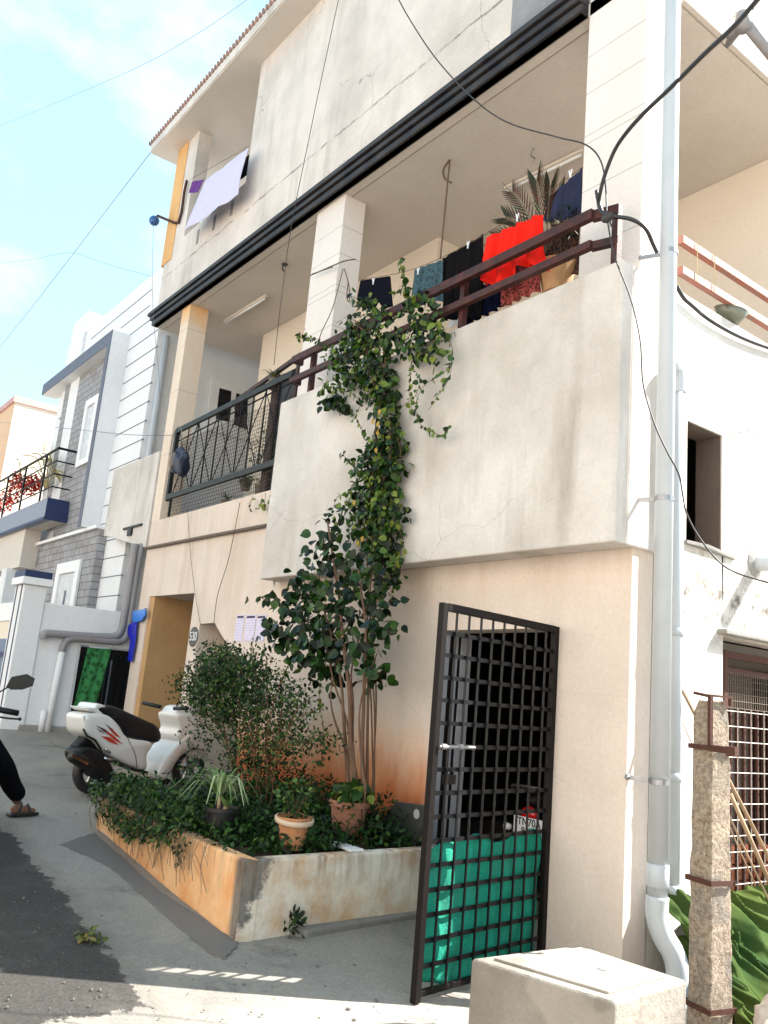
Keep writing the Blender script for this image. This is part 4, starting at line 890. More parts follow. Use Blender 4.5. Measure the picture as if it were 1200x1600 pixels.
# rider: one skinned body astride, left foot on the road
def skin_body(name, verts, edges, rad, mat, root=0, sub=2, parent=None):
    me = bpy.data.meshes.new(name); me.from_pydata([tuple(v) for v in verts], edges, []); o = link(bpy.data.objects.new(name, me)); me.materials.append(mat)
    o.modifiers.new('skin', 'SKIN'); 
    for i, r in enumerate(rad):
        d = me.skin_vertices[0].data[i]; d.radius = (r, r) if not isinstance(r, tuple) else r; d.use_root = (i == root)
    m = o.modifiers.new('sub', 'SUBSURF'); m.levels = sub; m.render_levels = sub
    if parent: o.parent = parent; o.matrix_parent_inverse = parent.matrix_basis.inverted() if parent.parent is None else Matrix.Identity(4)
    return o
skin = simple('brown_skin', (.20, .095, .055, 1), .55, 0, .15, 20)
cloth_dark = simple('black_trousers', (.007, .007, .009, 1), 1., 0, .3, 20, spec=.05)
shirt = simple('grey_shirt', (.12, .12, .14, 1), .9, 0, .2, 10)
ft = PG(24, 1276); ft.z = gz(ft.x)                    # planted foot, ankle above it
hip = mfwd(-1.02, .93, .06); hipL = mfwd(-1.0, .88, -.05); hipR = mfwd(-.98, .88, .11)
ank = ft + Vector((0, 0, .11)); kn = hipL.lerp(ank, .5) + mh*.10 - mn*.07
ankR = mfwd(-.80, .34, .2); knR = mfwd(-.52, .72, .18)
chest = mfwd(-.94, 1.22, .12); neck = mfwd(-.90, 1.45, .16); head = mfwd(-.86, 1.55, .18); htop = mfwd(-.87, 1.70, .18)
V = [hip, chest, neck, head, htop, mfwd(-.90, 1.38, .0), mfwd(-.98, 1.12, -.10), mfwd(-.78, .98, -.10), mfwd(-.90, 1.38, .31), mfwd(-.72, 1.16, .3), mfwd(-.46, 1.06, .31), hipL, kn, ank, hipR, knR, ankR]
E_ = [(0, 1), (1, 2), (2, 3), (3, 4), (1, 5), (5, 6), (6, 7), (1, 8), (8, 9), (9, 10), (0, 11), (11, 12), (12, 13), (0, 14), (14, 15), (15, 16)]
Rr = [.14, .15, .06, .085, .08, .06, .045, .03, .06, .045, .03, .09, .062, .038, .09, .062, .038]
PR = skin_body('person', V, E_, Rr, skin)
tag(PR, 'rider in black trousers and sandals with one foot on the road at the left edge', 'person')
tv = [hip, hipL, hipL.lerp(kn, .5), kn, kn.lerp(ank, .5), ank + Vector((0, 0, .05)), hipR, hipR.lerp(knR, .5), knR, knR.lerp(ankR, .5), ankR + Vector((0, 0, .05))]
tr = skin_body('trousers', tv, [(0, 1), (1, 2), (2, 3), (3, 4), (4, 5), (0, 6), (6, 7), (7, 8), (8, 9), (9, 10)], [.155, .105, .098, .085, .078, .072, .105, .098, .085, .078, .072], cloth_dark, parent=PR)
skin_body('shirt', [hip + Vector((0, 0, .04)), chest, mfwd(-.90, 1.36, .15), V[5], V[5].lerp(V[6], .7), V[8], V[8].lerp(V[9], .7)], [(0, 1), (1, 2), (2, 3), (3, 4), (2, 5), (5, 6)], [.16, .17, .12, .075, .065, .075, .065], shirt, parent=PR)
mb = MB(); mb.ball(head + Vector((0, 0, .07)), .105, 1, 1, 1.1, 10); mb.build('hair', simple('black_hair', (.01, .009, .009, 1), .6), PR, smooth=True)
for hd_, a in ((V[7], -1), (V[10], 1)):
    for k in range(4):
        f0 = hd_ + mh*.02 + mn*a*(-.03+.022*k); mb = MB(); mb.tube(smooth_path([f0, f0 + mh*.045 + Vector((0, 0, .02)), f0 + mh*.065 - Vector((0, 0, .02)), f0 + mh*.03 - Vector((0, 0, .045))]), .0095, 7); mb.build('finger', skin, PR, smooth=True)
    mb = MB(); mb.tube(smooth_path([hd_ - mn*a*.03, hd_ - mn*a*.06 + mh*.03 - Vector((0, 0, .02)), hd_ - mn*a*.04 + mh*.05 - Vector((0, 0, .04))]), .011, 7); mb.build('thumb', skin, PR, smooth=True)
tdir = (PG(62, 1278) - PG(24, 1281)); tdir.z = 0; tdir.normalize(); tn = Vector((-tdir.y, tdir.x, 0))
mb = MB(); c = ft
mb.prism([c - tdir*.07 + tn*.035 + Vector((0,0,.005)), c + tdir*.08 + tn*.05 + Vector((0,0,.005)), c + tdir*.185 + tn*.03 + Vector((0,0,.005)), c + tdir*.195 - tn*.02 + Vector((0,0,.005)), c + tdir*.1 - tn*.045 + Vector((0,0,.005)), c - tdir*.06 - tn*.035 + Vector((0,0,.005))], (0, 0, .024))
mb.build('sandal', M['cable'], PR, bevel=.008)
skin_body('foot', [c + Vector((0, 0, .10)), c + Vector((0, 0, .05)) , c + tdir*.09 + Vector((0, 0, .045)), c + tdir*.165 + Vector((0, 0, .035)), c - tdir*.045 + Vector((0, 0, .04))], [(0, 1), (1, 2), (2, 3), (1, 4)], [.035, .036, .034, .022, .03], skin, parent=PR)
mb = MB(); mb.tube(smooth_path([c + tdir*.10 + tn*.045 + Vector((0,0,.02)), c + tdir*.09 + Vector((0,0,.088)), c + tdir*.10 - tn*.045 + Vector((0,0,.02))]), .012, 6)
mb.tube(smooth_path([c + tdir*.0 + tn*.045 + Vector((0,0,.02)), c + tdir*.03 + Vector((0,0,.105)), c + tdir*.0 - tn*.045 + Vector((0,0,.02))]), .011, 6); mb.build('sandal_strap', M['cable'], PR, smooth=True)

# ------------------------------------------------------------------ right foreground
CBX = empty('concrete_chamber', (-2.76, 3.37, gz(-2.8)), 'pale concrete inspection chamber with a chipped lid in the sunlight', 'chamber')
cz = -1.15
A_, B2, C_, D_ = PZ(735, 1497, cz), PZ(905, 1476, cz), PZ(1074, 1531, cz), PZ(960, 1565, cz)
concm = plaster('chamber_concrete', (.30, .265, .225, 1), '#4d463e', .75, .5, 1.0, spots=.6, crack=.9)
q = [A_, B2, C_, D_]; cc = sum(q, Vector())/4
MB().prism([Vector((p.x, p.y, -1.9)) for p in q], (0, 0, .75)).build('body', concm, CBX, bevel=.018, seg=3)
q2 = [cc + (p-cc)*1.0 for p in q]
lidp = [cc + (p-cc)*.80 for p in q]
MB().prism([Vector((p.x, p.y, cz-.01)) for p in lidp], (0, 0, .022)).build('lid', concm, CBX, bevel=.006, seg=2)
mb = MB(); mb.lathe((cc.x+.06, cc.y+.05, cz+.0125), [(.03, 0), (.028, .004), (.018, .001)], 16); mb.build('lifting_hole', M['cement'], CBX)
sp = PZ(1108, 1640, -1.62)
ST = empty('stone_post', (sp.x, sp.y, -1.65), 'rough granite post strapped with rusty iron bands', 'post')
stm, t, b = newmat('granite'); p = pos(t); n1 = noise(t, p, 42, 4, .8); n2 = noise(t, p, 5, 6, .6)
c = mixc(t, ramp(t, n1, .35, .65), (.17, .12, .08, 1), (.47, .38, .29, 1)); c = mixc(t, mth(t, 'MULTIPLY', ramp(t, n2, .52, .62), .45), c, (.13, .13, .13, 1))
t.links.new(c, b.inputs['Base Color']); b.inputs['Roughness'].default_value = .9; bump(t, b, mth(t, 'ADD', n1, n2), .8, .03)
# rough four sided shaft, turned so two faces show
zt_ = None
def post_pts():
    dep = (R2.dot(sp)); 
    return dep
dep = R2.dot(sp)
# corners from the photo at the post's depth
L_ = PZ(1077, 1600, -1.53); 
pw = .080
axu = Vector((.975, -.20, 0)).normalized(); axv = Vector((-axu.y, axu.x, 0))
topz = PY(1115, 1095, sp.y).z
rows = 26; vs = []; fs = []; random.seed(5)
for i in range(rows+1):
    z = -1.7 + (topz+1.7)*i/rows; s_ = 1.0 - .18*i/rows
    for (a, b3) in ((-1, -1), (0, -1.0), (1, -1), (1.0, 0), (1, 1), (0, 1), (-1, 1), (-1, 0)):
        j = Vector((random.uniform(-1, 1), random.uniform(-1, 1), 0))*.005
        k_ = .72 if i == rows else 1
        vs.append(Vector((sp.x, sp.y, z + (random.uniform(-.01, .01) if i == rows else 0))) + axu*a*pw*s_*k_ + axv*b3*pw*s_*k_ + j)
for i in range(rows):
    for k in range(8): fs.append((i*8+k, i*8+(k+1) % 8, (i+1)*8+(k+1) % 8, (i+1)*8+k))
fs.append(tuple(range(rows*8, rows*8+8)))
MB().add(vs, fs).build('shaft', stm, ST, bevel=.008, seg=2)
rustm = simple('rusted_iron', (.09, .035, .022, 1), .8, .3, .5, 30, '#4a2c22', .6)
for v_ in (1168, 1375, 1572):
    z = PY(1110, v_, sp.y).z; s_ = pw*(1.0-.18*(z+1.7)/(topz+1.7))+.012; mb = MB(); c0 = Vector((sp.x, sp.y, z))
    cs = [c0 + axu*a*s_ + axv*b3*s_ for a, b3 in ((-1, -1), (1, -1), (1, 1), (-1, 1))]
    for k in range(4):
        d = (cs[(k+1) % 4]-cs[k]).normalized(); mb.bar(cs[k]-d*.006, cs[(k+1) % 4]+d*.006, .005, .026)
    if v_ == 1168: mb.bar(cs[1], cs[1] + axu*.14, .03, .035); mb.bar(cs[1] + axu*.14 + Vector((0, 0, .02)), cs[1] + axu*.14 - Vector((0, 0, .03)), .05, .04)
    mb.build('iron_band', rustm, ST)
mb = MB(); s_ = pw*.84; zb2 = PY(1110, 1166, sp.y).z; c0 = Vector((sp.x, sp.y, 0))
pA = c0 + axu*s_*1.0 - axv*s_*1.15; pB_ = c0 - axu*s_*.75 - axv*s_*1.15
mb.bar(pA + Vector((0, 0, zb2)), pA + Vector((0, 0, topz+.03)), .02, .02, axu); mb.bar(pA + axv*2.2*s_ + Vector((0, 0, topz-.02)), pA + axv*2.2*s_ + Vector((0, 0, topz+.03)), .012, .02, axu)
mb.bar(pA + Vector((0, 0, topz+.025)), pA + axv*2.2*s_ + Vector((0, 0, topz+.025)), .02, .012); mb.bar(pA + Vector((0, 0, topz+.02)), pB_ + Vector((0, 0, topz+.035)), .012, .016)
mb.build('iron_frame', rustm, ST)
# shelter opening with grille gate on the side
GT = empty('side_grille_gate', (SX, 5.5, -1.5), 'rust brown grille gate with wire mesh under the side lintel', 'gate')
gx_1 = SX - .14; p = PX(1130, 1015, gx_1); y0 = p.y; z1 = p.z
mb = MB(); mb.bar((gx_1, y0, -1.7), (gx_1, y0, z1), .05, .05); mb.bar((gx_1, y0, z1-.03), (gx_1, 9, z1-.03), .04, .05)
pz2 = PX(1135, 1048, gx_1).z; mb.bar((gx_1, y0, pz2), (gx_1, 9, pz2), .04, .045); mb.build('frame', rustm, GT)
mb = MB(); y = y0+.09
while y < 8: mb.bar((gx_1, y, -1.65), (gx_1, y, PX(1150, 1107, gx_1).z), .02, .024, (0, 1, 0)); y += .088
mb.build('vertical_bars', rustm, GT)
mb = MB(); 
for k in range(16): z = PX(1150, 1112, gx_1).z - .105*k; mb.tube([(gx_1+.03, y0, z), (gx_1+.03, 8, z)], .0035, 5)
y = y0 + .13
while y < 8: mb.tube([(gx_1+.034, y, -1.65), (gx_1+.034, y, PX(1150, 1107, gx_1).z)], .003, 4); y += .176
mb.build('cross_wires', simple('pale_wire', '#c9c4ba', .5), GT)
mb = MB(); zl = PX(1150, 1107, gx_1).z; y = y0
while y < 8: mb.tube([(gx_1+.02, y, zl), (gx_1+.02, y, pz2)], .0035, 3); y += .03
z = zl
while z < pz2: mb.tube([(gx_1+.023, y0, z), (gx_1+.023, 8, z)], .0025, 3); z += .05
mb.build('wire_mesh', simple('mesh_wire_brown', '#6b5c4e', .7), GT)
lm = simple('shed_wall_paint', (.24, .21, .18, 1), .9, 0, .25, 4)
sd = MB(); sd.box(SX-1.3, SX-1.2, 5.2, 12, -1.9, .6); sd.box(SX-1.2, SX-.6, 6.2, 6.35, -1.9, .6); sd.box(SX-1.2, SX-.21, 5.3, 12, .52, .59); sd.box(SX-1.3, SX-.21, 5.2, 5.3, -1.9, .58); sd.build('shed_room', lm, B)
MB().prism([(SX-.2, 5.35, .605), (SX+.07, 5.35, .605), (SX+.07, 9, .605), (SX-.2, 9, .605)], (0, 0, .035)).build('lintel_slab', M['cement'], B, bevel=.008)
# clay bricks piled
BK = []
random.seed(11); bm_ = simple('clay_brick', (.42, .13, .055, 1), .9, 0, .3, 15)
k = 0
for lay in range(6):
    for j in range(5):
        y = 5.85 + j*.235; z = -1.58 + lay*.115
        o_ = MB().box(SX-.62+random.uniform(-.02, .02), SX-.42, y, y+.215, z, z+.095).build('clay_brick', bm_, bevel=.006)
        tag(o_, 'orange clay brick in the pile behind the side grille gate', 'brick', 'clay bricks piled behind the grille'); k += 1
# wooden poles
wood = simple('pale_bamboo', (.32, .21, .12, 1), .8, 0, .3, 10)
for nm, (a, b3), r, lab in (('wooden_pole', ((1066, 1078), (1098, 1140)), .011, 'flat wooden batten leaning behind the stone post, upper left'), ('thin_stick', ((1066, 1128), (1092, 1186)), .004, 'thin dark stick leaning behind the stone post'),
                    ('wooden_pole', ((1141, 1240), (1205, 1385)), .014, 'brown wooden batten leaning on the side grille gate'), ('thin_rod', ((1138, 1272), (1212, 1430)), .007, 'thin pale rod leaning on the side grille gate')):
    p0 = PX(*a, -3.18 if a[0] < 1100 else -3.25); p1 = PX(*b3, -3.05 if a[0] < 1100 else -3.0)
    if a[0] < 1100:
        e = p1 + (p1-p0)*3; e.z = max(e.z, -1.6); p1 = e
    tag(MB().tube([p0, p1], r, 6).build(nm, wood, smooth=True), lab, 'pole')
# green tarp heap
m_, t, b = newmat('green_tarp_cloth'); p = pos(t)
t.links.new(mixc(t, ramp(t, noise(t, p, 1.5, 2), .4, .6), (.022, .050, .014, 1), (.065, .092, .022, 1)), b.inputs['Base Color']); b.inputs['Roughness'].default_value = .95; b.inputs['Specular IOR Level'].default_value = .08
bump(t, b, noise(t, p, 16, 3, .5, (1, 1, .4)), .35, .02)
def heap(c, rx, ry, rz, seed, amp=.22, rough=2.4, n=60):
    from mathutils import noise as mn_
    def fn(u, v):
        a = 2*PI*u; e = PI/2*v
        d = Vector((math.cos(a)*math.cos(e), math.sin(a)*math.cos(e), math.sin(e)))
        k = 1 + amp*mn_.noise(d*rough + Vector((seed, 0, 0))) - amp*.9*abs(mn_.noise(Vector((d.x*2.1, d.y*2.1, d.z*.9))*rough + Vector((0, seed, 0)))) - amp*.35*abs(mn_.noise(Vector((d.x*5, d.y*5, d.z*2.0))*rough*.8 + Vector((seed, seed, 0)))) + .02*mn_.noise(d*9)
        return Vector((c[0]+d.x*rx*k, c[1]+d.y*ry*k, c[2]+d.z*rz*k))
    return MB().grid(fn, n, n//2)
tc_ = PX(1135, 1475, -2.75)
def drape(x0, dx, y0, y1, z1, z0, seed, name, label):
    from mathutils import noise as mn_
    def fn(u, v):
        q = Vector((u*3.2+seed, v*1.6, seed)); f = mn_.noise(q)
        ridge = 1-abs(mn_.noise(Vector((u*5+v*1.4+seed, v*.7, 3)))*2.4); r2 = 1-abs(mn_.noise(Vector((u*11-v*3, v*1.6+seed, 7)))*2.4)
        fall = v**1.5; zt = z1 + .09*mn_.noise(Vector((u*4, seed, 0)))
        return Vector((x0 - .30*(1-v)**2 + dx*fall + .15*ridge*(.35+v) + .07*r2 + .06*f, y0 + (y1-y0)*u + .07*f, zt + (z0-zt)*v**1.15 + .05*ridge*(1-v) - .05*abs(math.sin(u*9+seed))*v))
    return tag(MB().grid(fn, 130, 80).build(name, m_, smooth=True, solid=.004), label, 'tarpaulin')
drape(-2.98, .20, 4.60, 5.9, -1.05, -1.64, 1.3, 'green_tarp', 'crumpled dark green tarpaulin folded in a heap right of the stone post')
drape(-2.86, .22, 4.56, 5.5, -1.28, -1.66, 5.1, 'green_tarp', 'lower fold of green tarpaulin spilling to the ground beside the pale sack')
tag(heap((-3.08, 5.02, -1.62), .17, .2, .60, 2.2, .4, 1.3, 80).build('green_tarp_bundle', m_, smooth=True), 'small dark green tarpaulin bundle between the drain pipe and the stone post', 'tarpaulin')
tag(heap((-2.36, 4.52, -1.66), .24, .22, .42, 9.1, .25, 1.8, 60).build('white_sack', simple('woven_sack', (.62, .52, .44, 1), .6, 0, .15, 6), smooth=True), 'pale plastic sack slumped right of the stone post', 'sack')

# ------------------------------------------------------------------ foliage
LG = leafmat('dark_shrub_leaf', ['#0a180a', '#12280d', '#1c3914', '#2c4f1c', '#55752e'], .35, .2)
LV = leafmat('vine_leaf', ['#0f1c09', '#1d3612', '#30521b', '#527228', '#8a963c', '#c79a2a'], .4, .25)
LF = leafmat('fine_leaf', ['#12240f', '#1f3a16', '#2d5220', '#4a6c2c', '#7a8a48'], .5, .3)
LR = leafmat('dry_grass_leaf', ['#2a3218', '#3d5223', '#5c6a30', '#8a7c48', '#a8895a'], .6, .25)
LS = leafmat('spider_leaf', ['#4f6b38', '#7a9258', '#aab888', '#c8cfa8'], .45, .25)
LP = leafmat('palm_leaf', ['#1c2a10', '#2d3416', '#4a2c14', '#5a2012'], .5, .2)
bark = simple('brown_bark', (.16, .085, .05, 1), .85, 0, .4, 25, None, .4)
rootm = simple('dry_roots', (.30, .20, .12, 1), .9, 0, .4, 25)
def rnd(a=1.0): return random.uniform(-a, a)
def rvec(): return Vector((rnd(), rnd(), rnd()))
def leaf(mb, p, d, n, ln, wd, tone, shape='heart', fold=.18):
    d = d.normalized(); s = d.cross(n)
    if s.length < 1e-3: s = Vector((1, 0, 0))
    s.normalize(); n = s.cross(d).normalized(); mb.tone = tone
    if shape == 'heart': pr = ((-.06, .0), (.02, .34), (.30, .50), (.62, .38), (1.0, 0))
    elif shape == 'oval': pr = ((0, 0), (.15, .30), (.45, .5), (.75, .36), (1.0, 0))
    else: pr = ((0, .12), (.25, .5), (.6, .42), (.85, .22), (1.0, 0))
    mid = [p + d*(a*ln) - n*(fold*.35*ln*a*a) for a, _ in pr]
    Ls = [m + s*(b*wd) + n*(fold*b*wd) for m, (a, b) in zip(mid, pr)]; Rs = [m - s*(b*wd) + n*(fold*b*wd) for m, (a, b) in zip(mid, pr)]
    k = len(pr); vs = mid + Ls[1:-1] + Rs[1:-1]; Li = [0] + list(range(k, 2*k-2)) + [k-1]; Ri = [0] + list(range(2*k-2, 3*k-4)) + [k-1]
    mb.add(vs, [tuple(range(0, k)) + tuple(reversed(Li[1:-1])), tuple(reversed(range(0, k))) + tuple(Ri[1:-1])])
def leaf_ball(mb, c, r, n, ln, wd, tone=(0, 1), down=.4, shape='heart', out=(0, -1, .2), hollow=.35):
    for _ in range(n):
        v = rvec()
        while v.length > 1 or v.length < hollow: v = rvec()
        p = c + Vector((v.x*r[0], v.y*r[1], v.z*r[2])); nn = (v*.8 + Vector(out) + rvec()*.7).normalized()
        d = (rvec()*.9 + Vector((0, 0, -down)) + v*.4)
        k = random.uniform(.65, 1.2); leaf(mb, p, d, nn, ln*k, wd*k, tone[0] + (tone[1]-tone[0])*random.random()**1.5, shape)
def strand(mbs, mbl, pts, r, step, ln, wd, tone, down=.5, both=True, jit=.015, shape='heart', skip=0.0):
    sp_ = smooth_path(pts, 8); mbs.tube(sp_, r, 5); acc = 0
    for i in range(1, len(sp_)):
        acc += (sp_[i]-sp_[i-1]).length
        while acc > step:
            acc -= step
            if random.random() < skip: continue
            d = rvec() + Vector((0, -.2, -down)); nn = Vector((rnd(.6), -1, rnd(.6))); k = random.uniform(.6, 1.2)
            leaf(mbl, sp_[i] + rvec()*jit, d, nn, ln*k, wd*k, tone[0] + (tone[1]-tone[0])*random.random(), shape)

# big-leaved shrub with several stems
random.seed(21)
SBX = PY(555, 1232, 3.85)
SB = empty('hibiscus_shrub', (SBX.x, SBX.y, PT), 'tall shrub with large dark round leaves on bare brown stems against the wall', 'shrub')
st = MB(); lf = MB(); SY = 3.85
def sp2(u, v, dy=0.0): return PY(u, v, SY+dy)
stems = [([(545,1235),(541,1180),(536,1110),(532,1060),(520,1000),(505,950),(490,905)], .016), ([(553,1235),(548,1160),(546,1080),(536,1000),(530,930),(520,870),(512,815)], .02),
    ([(568,1235),(566,1170),(568,1110),(570,1040),(572,980),(565,930),(560,890)], .018), ([(560,1235),(552,1190),(530,1145),(519,1110),(517,1080),(522,1060)], .011),
    ([(572,1235),(564,1180),(562,1110),(574,1060),(590,1020)], .010), ([(548,1160),(540,1120),(520,1060),(512,1010)], .010), ([(556,1230),(551,1150),(552,1100),(549,1050),(560,1000)], .012)]
for pts, r in stems:
    q = smooth_path([sp2(u, v, .05*math.sin(u*.7)) for u, v in pts], 6); q[0].z = PT-.03
    st.tube(q, [r*(1-.6*i/len(q)) for i in range(len(q))], 7)
branches = [[(536,1010),(500,985),(465,960),(430,945),(405,932)], [(534,1030),(495,1015),(455,1000),(428,985),(420,982)], [(530,960),(500,940),(480,930)], [(525,900),(508,860),(505,830)], [(545,1070),(575,1060),(590,1050)],
            [(565,960),(590,940),(600,930)], [(570,1080),(590,1055),(598,1048)], [(560,1000),(600,985),(612,980)], [(538,1040),(500,1040),(470,1030)], [(500,900),(470,930),(450,935)]]
for pts in branches: strand(st, lf, [sp2(u, v, rnd(.12)) for u, v in pts], .005, .035, .085, .085, (0, .8), .3)
random.seed(22)
blobs = [(418,934,14,5),(455,935,26,16),(438,985,32,30),(470,975,36,50),(500,950,40,55),(530,930,36,45),(470,1020,38,45),(505,1010,42,75),(535,985,36,50),(565,960,34,34),(590,935,26,20),(598,985,22,18),(520,1045,30,36),(560,1020,28,26),
         (505,905,36,32),(500,870,30,18),(505,835,22,16),(515,800,14,8),(545,900,34,34),(580,905,32,26),(560,860,34,24),(530,865,28,24),(600,890,18,10),(592,1055,16,12),(470,900,24,12),(448,912,16,9),(605,950,14,9),(498,1060,14,7),(500,1080,8,3), (582,1010,16,9),(400,936,6,3),(415,975,12,6),(430,1005,18,9)]
for u, v, r, n in blobs:
    c = sp2(u, v, rnd(.1)); dpx = R2.dot(c)/F_PX; leaf_ball(lf, c, (r*dpx*.95, .22, r*dpx*.95), int(n*.92), .078, .078, (0, .95), .45, 'heart', (0, -1, .25), .1)
st.build('stems', bark, SB, smooth=True); lf.build('leaves', LG, SB, tone=True)

# climbing vine up the box to the railing
VN = empty('climbing_vine', (PY(590, 1215, 4.1).x, 4.1, PT), 'dense green climber running up the balcony box and over the red railing', 'climbing plant')
random.seed(31)
st = MB(); lf = MB(); VY = 4.06
def vp2(u, v, dy=0.0): return PY(u, v, VY+dy)
for j in range(5):
    pts = [(585+rnd(8),1230),(582+rnd(10),1100),(580+rnd(12),1000),(585+rnd(14),900),(590+rnd(16),800),(598+rnd(14),700),(600+rnd(14),620),(585+rnd(20),560),(575+rnd(30),500)]
    q = [vp2(u, v, rnd(.03)) for u, v in pts]; q[0].z = PT-.03; st.tube(smooth_path(q, 6), .007, 5)
core = []
path = [(600,880,30),(598,850,36),(600,820,34),(598,790,40),(588,760,46),(590,730,44),(596,705,38),(602,680,30),(604,655,26),(600,630,30),(596,605,34),(590,580,44),(578,560,50),(560,545,52),(585,530,56),(570,510,50),(550,520,34),(548,575,40),(560,600,30),(525,560,26),
        (640,545,26),(660,530,32),(665,500,36),(650,480,34),(640,462,20),(672,560,16),(560,470,12),(572,470,12),(622,530,22),(590,860,22),(575,820,30),(562,770,26),(552,795,22),(545,830,20),(570,730,24),(618,730,20),(622,690,16),(625,800,12),(614,905,16),(690,510,16), (530,590,22),(510,605,14)]
for u, v, r in path:
    c = vp2(u, v); dpx = R2.dot(c)/F_PX; leaf_ball(lf, c, (r*dpx, .13, r*dpx), int(r*r*(.085 if v > 600 else .05))+7, .058*random.uniform(.8, 1.25), .052, (0, .80), .8, 'heart', (0, -1, .2), .0)
leaf_ball(lf, vp2(520, 628), (.10, .06, .07), 34, .07, .066, (0, .45), .6); leaf_ball(lf, vp2(508, 632), (.06, .05, .05), 14, .065, .06, (0, .4), .6); leaf_ball(lf, vp2(536, 634), (.06, .05, .06), 14, .075, .07, (0, .4), .6)
leaf_ball(lf, vp2(472, 525), (.05, .05, .07), 22, .035, .03, (.2, .9), .3)
for pts, step in (([(672,545),(700,530),(707,560),(690,585),(665,600),(650,630),(655,660),(672,672),(690,680),(703,668)], .028), ([(650,560),(680,545),(704,556),(702,590),(688,612),(670,640)], .030), ([(640,570),(655,590),(648,620),(625,640),(622,680),(628,700)], .035),
    ([(600,640),(625,700),(622,760),(618,800),(630,850),(632,876)], .05), ([(500,530),(480,528),(465,525)], .03), ([(545,560),(500,535),(475,530)], .05), ([(640,470),(632,440),(626,415),(630,405)], .022),
    ([(560,770),(530,775),(520,800),(528,825),(510,840),(507,870)], .03), ([(545,720),(540,715),(532,708)], .02), ([(560,590),(535,600),(510,620)], .03), ([(548,640),(560,660),(575,690),(570,720)], .03), ([(570,620),(555,650),(548,660)], .04), ([(645,560),(640,600),(645,650)], .03),
    ([(628,860),(610,900),(612,930),(604,960)], .035), ([(500,1060),(500,1100),(506,1150),(500,1200)], .04), ([(530,880),(505,890),(485,885)],.03)):
    q = smooth_path([vp2(u, v, rnd(.03)) for u, v in pts], 3); strand(st, lf, q, .0022, step, .048, .044, (.05, .8), .7, jit=.012)
lf.tone = .96
for u, v in ((590,660),(590,672),(584,655),(594,640),(588,700),(553,782),(560,845),(566,838)): leaf(lf, vp2(u, v, -.12), Vector((rnd(.4), 0, -1)), Vector((0, -1, 0)), .05, .045, .97)
st.build('stems', bark, VN, smooth=True); lf.build('leaves', LV, VN, tone=True)

# fine-leaved bush
random.seed(41)
BU = empty('fine_leaved_bush', (PY(405, 1205, 3.6).x, 3.6, PT), 'bushy fine-leaved shrub between the stair opening and the tall shrub', 'shrub')
st = MB(); lf = MB(); BY = 3.62
def bp(u, v, dy=0.0): return PY(u, v, BY+dy)
ends = [(300,1060),(285,1090),(320,1030),(345,1015),(365,1020),(390,1040),(415,1040),(440,1060),(470,1075),(485,1090),(490,1110),(460,1120),(480,1160),(505,1165),(430,1130),(400,1110),(330,1090),(310,1110),(350,1120),(375,1075),(395,1010),(450,1040),(520,1150),(300,1130)]
for u, v in ends:
    b0 = (408+rnd(22), 1210); mid = ((b0[0]*.45+u*.55)+rnd(8), (b0[1]*.5+v*.5)-18)
    q = [bp(*b0), bp(*mid, rnd(.1)), bp(u, v, rnd(.22))]; q[0].z = PT-.03
    strand(st, lf, q, .0045, .012, .026, .015, (.1, 1), .1, jit=.03, shape='oval', skip=.2)
for u, v, r, n in [(318,1060,34,420),(350,1045,38,560),(340,1085,44,640),(300,1085,22,120),(385,1060,36,420),(380,1100,36,420),(415,1080,36,300),(345,1020,22,160),(440,1080,32,100),(465,1095,30,80),(420,1120,34,110),(370,1135,28,150),(335,1115,22,90),(395,1035,26,130),(455,1130,34,70),(470,1165,36,80),(430,1165,40,140),(395,1165,32,200),(290,1065,14,40),(510,1160,24,50),(312,1150,18,60)]:
    c = bp(u, v, rnd(.08)); dpx = R2.dot(c)/F_PX; leaf_ball(lf, c, (r*dpx, .26, r*dpx), int(n*1.9), .036, .021, (0, .9), .2, 'oval', (0, -.4, .5), .0)
q = [bp(395, 1040, 0), bp(393, 1015, 0), bp(396, 998, 0)]; strand(st, lf, q, .002, .02, .024, .014, (.2, .8), .1, shape='oval')
st.build('stems', simple('reddish_twigs', (.17, .07, .035, 1), .85, 0, .3, 25), BU, smooth=True); lf.build('leaves', LF, BU, tone=True)

# planter ground plants
random.seed(51)
gm = MB()
def tuft(mb, p, n, h, w, tone, lean=Vector((0, 0, 0)), droop=.6):
    for _ in range(n):
        a = random.uniform(0, 2*PI); d = Vector((math.cos(a), math.sin(a), 0)); hh = h*random.uniform(.5, 1.1); mb.tone = tone[0] + (tone[1]-tone[0])*random.random()
        s = d.cross(Vector((0, 0, 1))); pts = [p + d*(.01)]
        for k in range(1, 4):
            t = k/3; pts.append(p + d*(hh*.75*t) + lean*t + Vector((0, 0, hh*(1.2*t - droop*1.4*t*t))))
        vs = []; 
        for k, q in enumerate(pts): ww = w*(1-.85*(k/3)**1.5); vs += [q + s*ww/2, q - s*ww/2]
        mb.add(vs, [(0, 1, 3, 2), (2, 3, 5, 4), (4, 5, 7, 6)])
for i in range(640):
    x = random.uniform(PXL+.1, PXR-.2); y = random.uniform(PYF+.06, FY-.15)
    if x > -4.95 and y < 3.0: continue
    h = random.uniform(.10, .26)*(1.0 if x < -5.2 else .8)*(.55 if y < 3.0 and x > -6 else 1)
    p = Vector((x, y, PT-.03)); k = random.random()
    if k < .45: leaf_ball(gm, p + Vector((0, 0, h*.55)), (.11, .11, h*.6), 26, .045, .026, (0, .75), .1, 'oval', (0, -.3, .8), 0)
    else: tuft(gm, p, 14, h*1.25, .010, (0, .7))
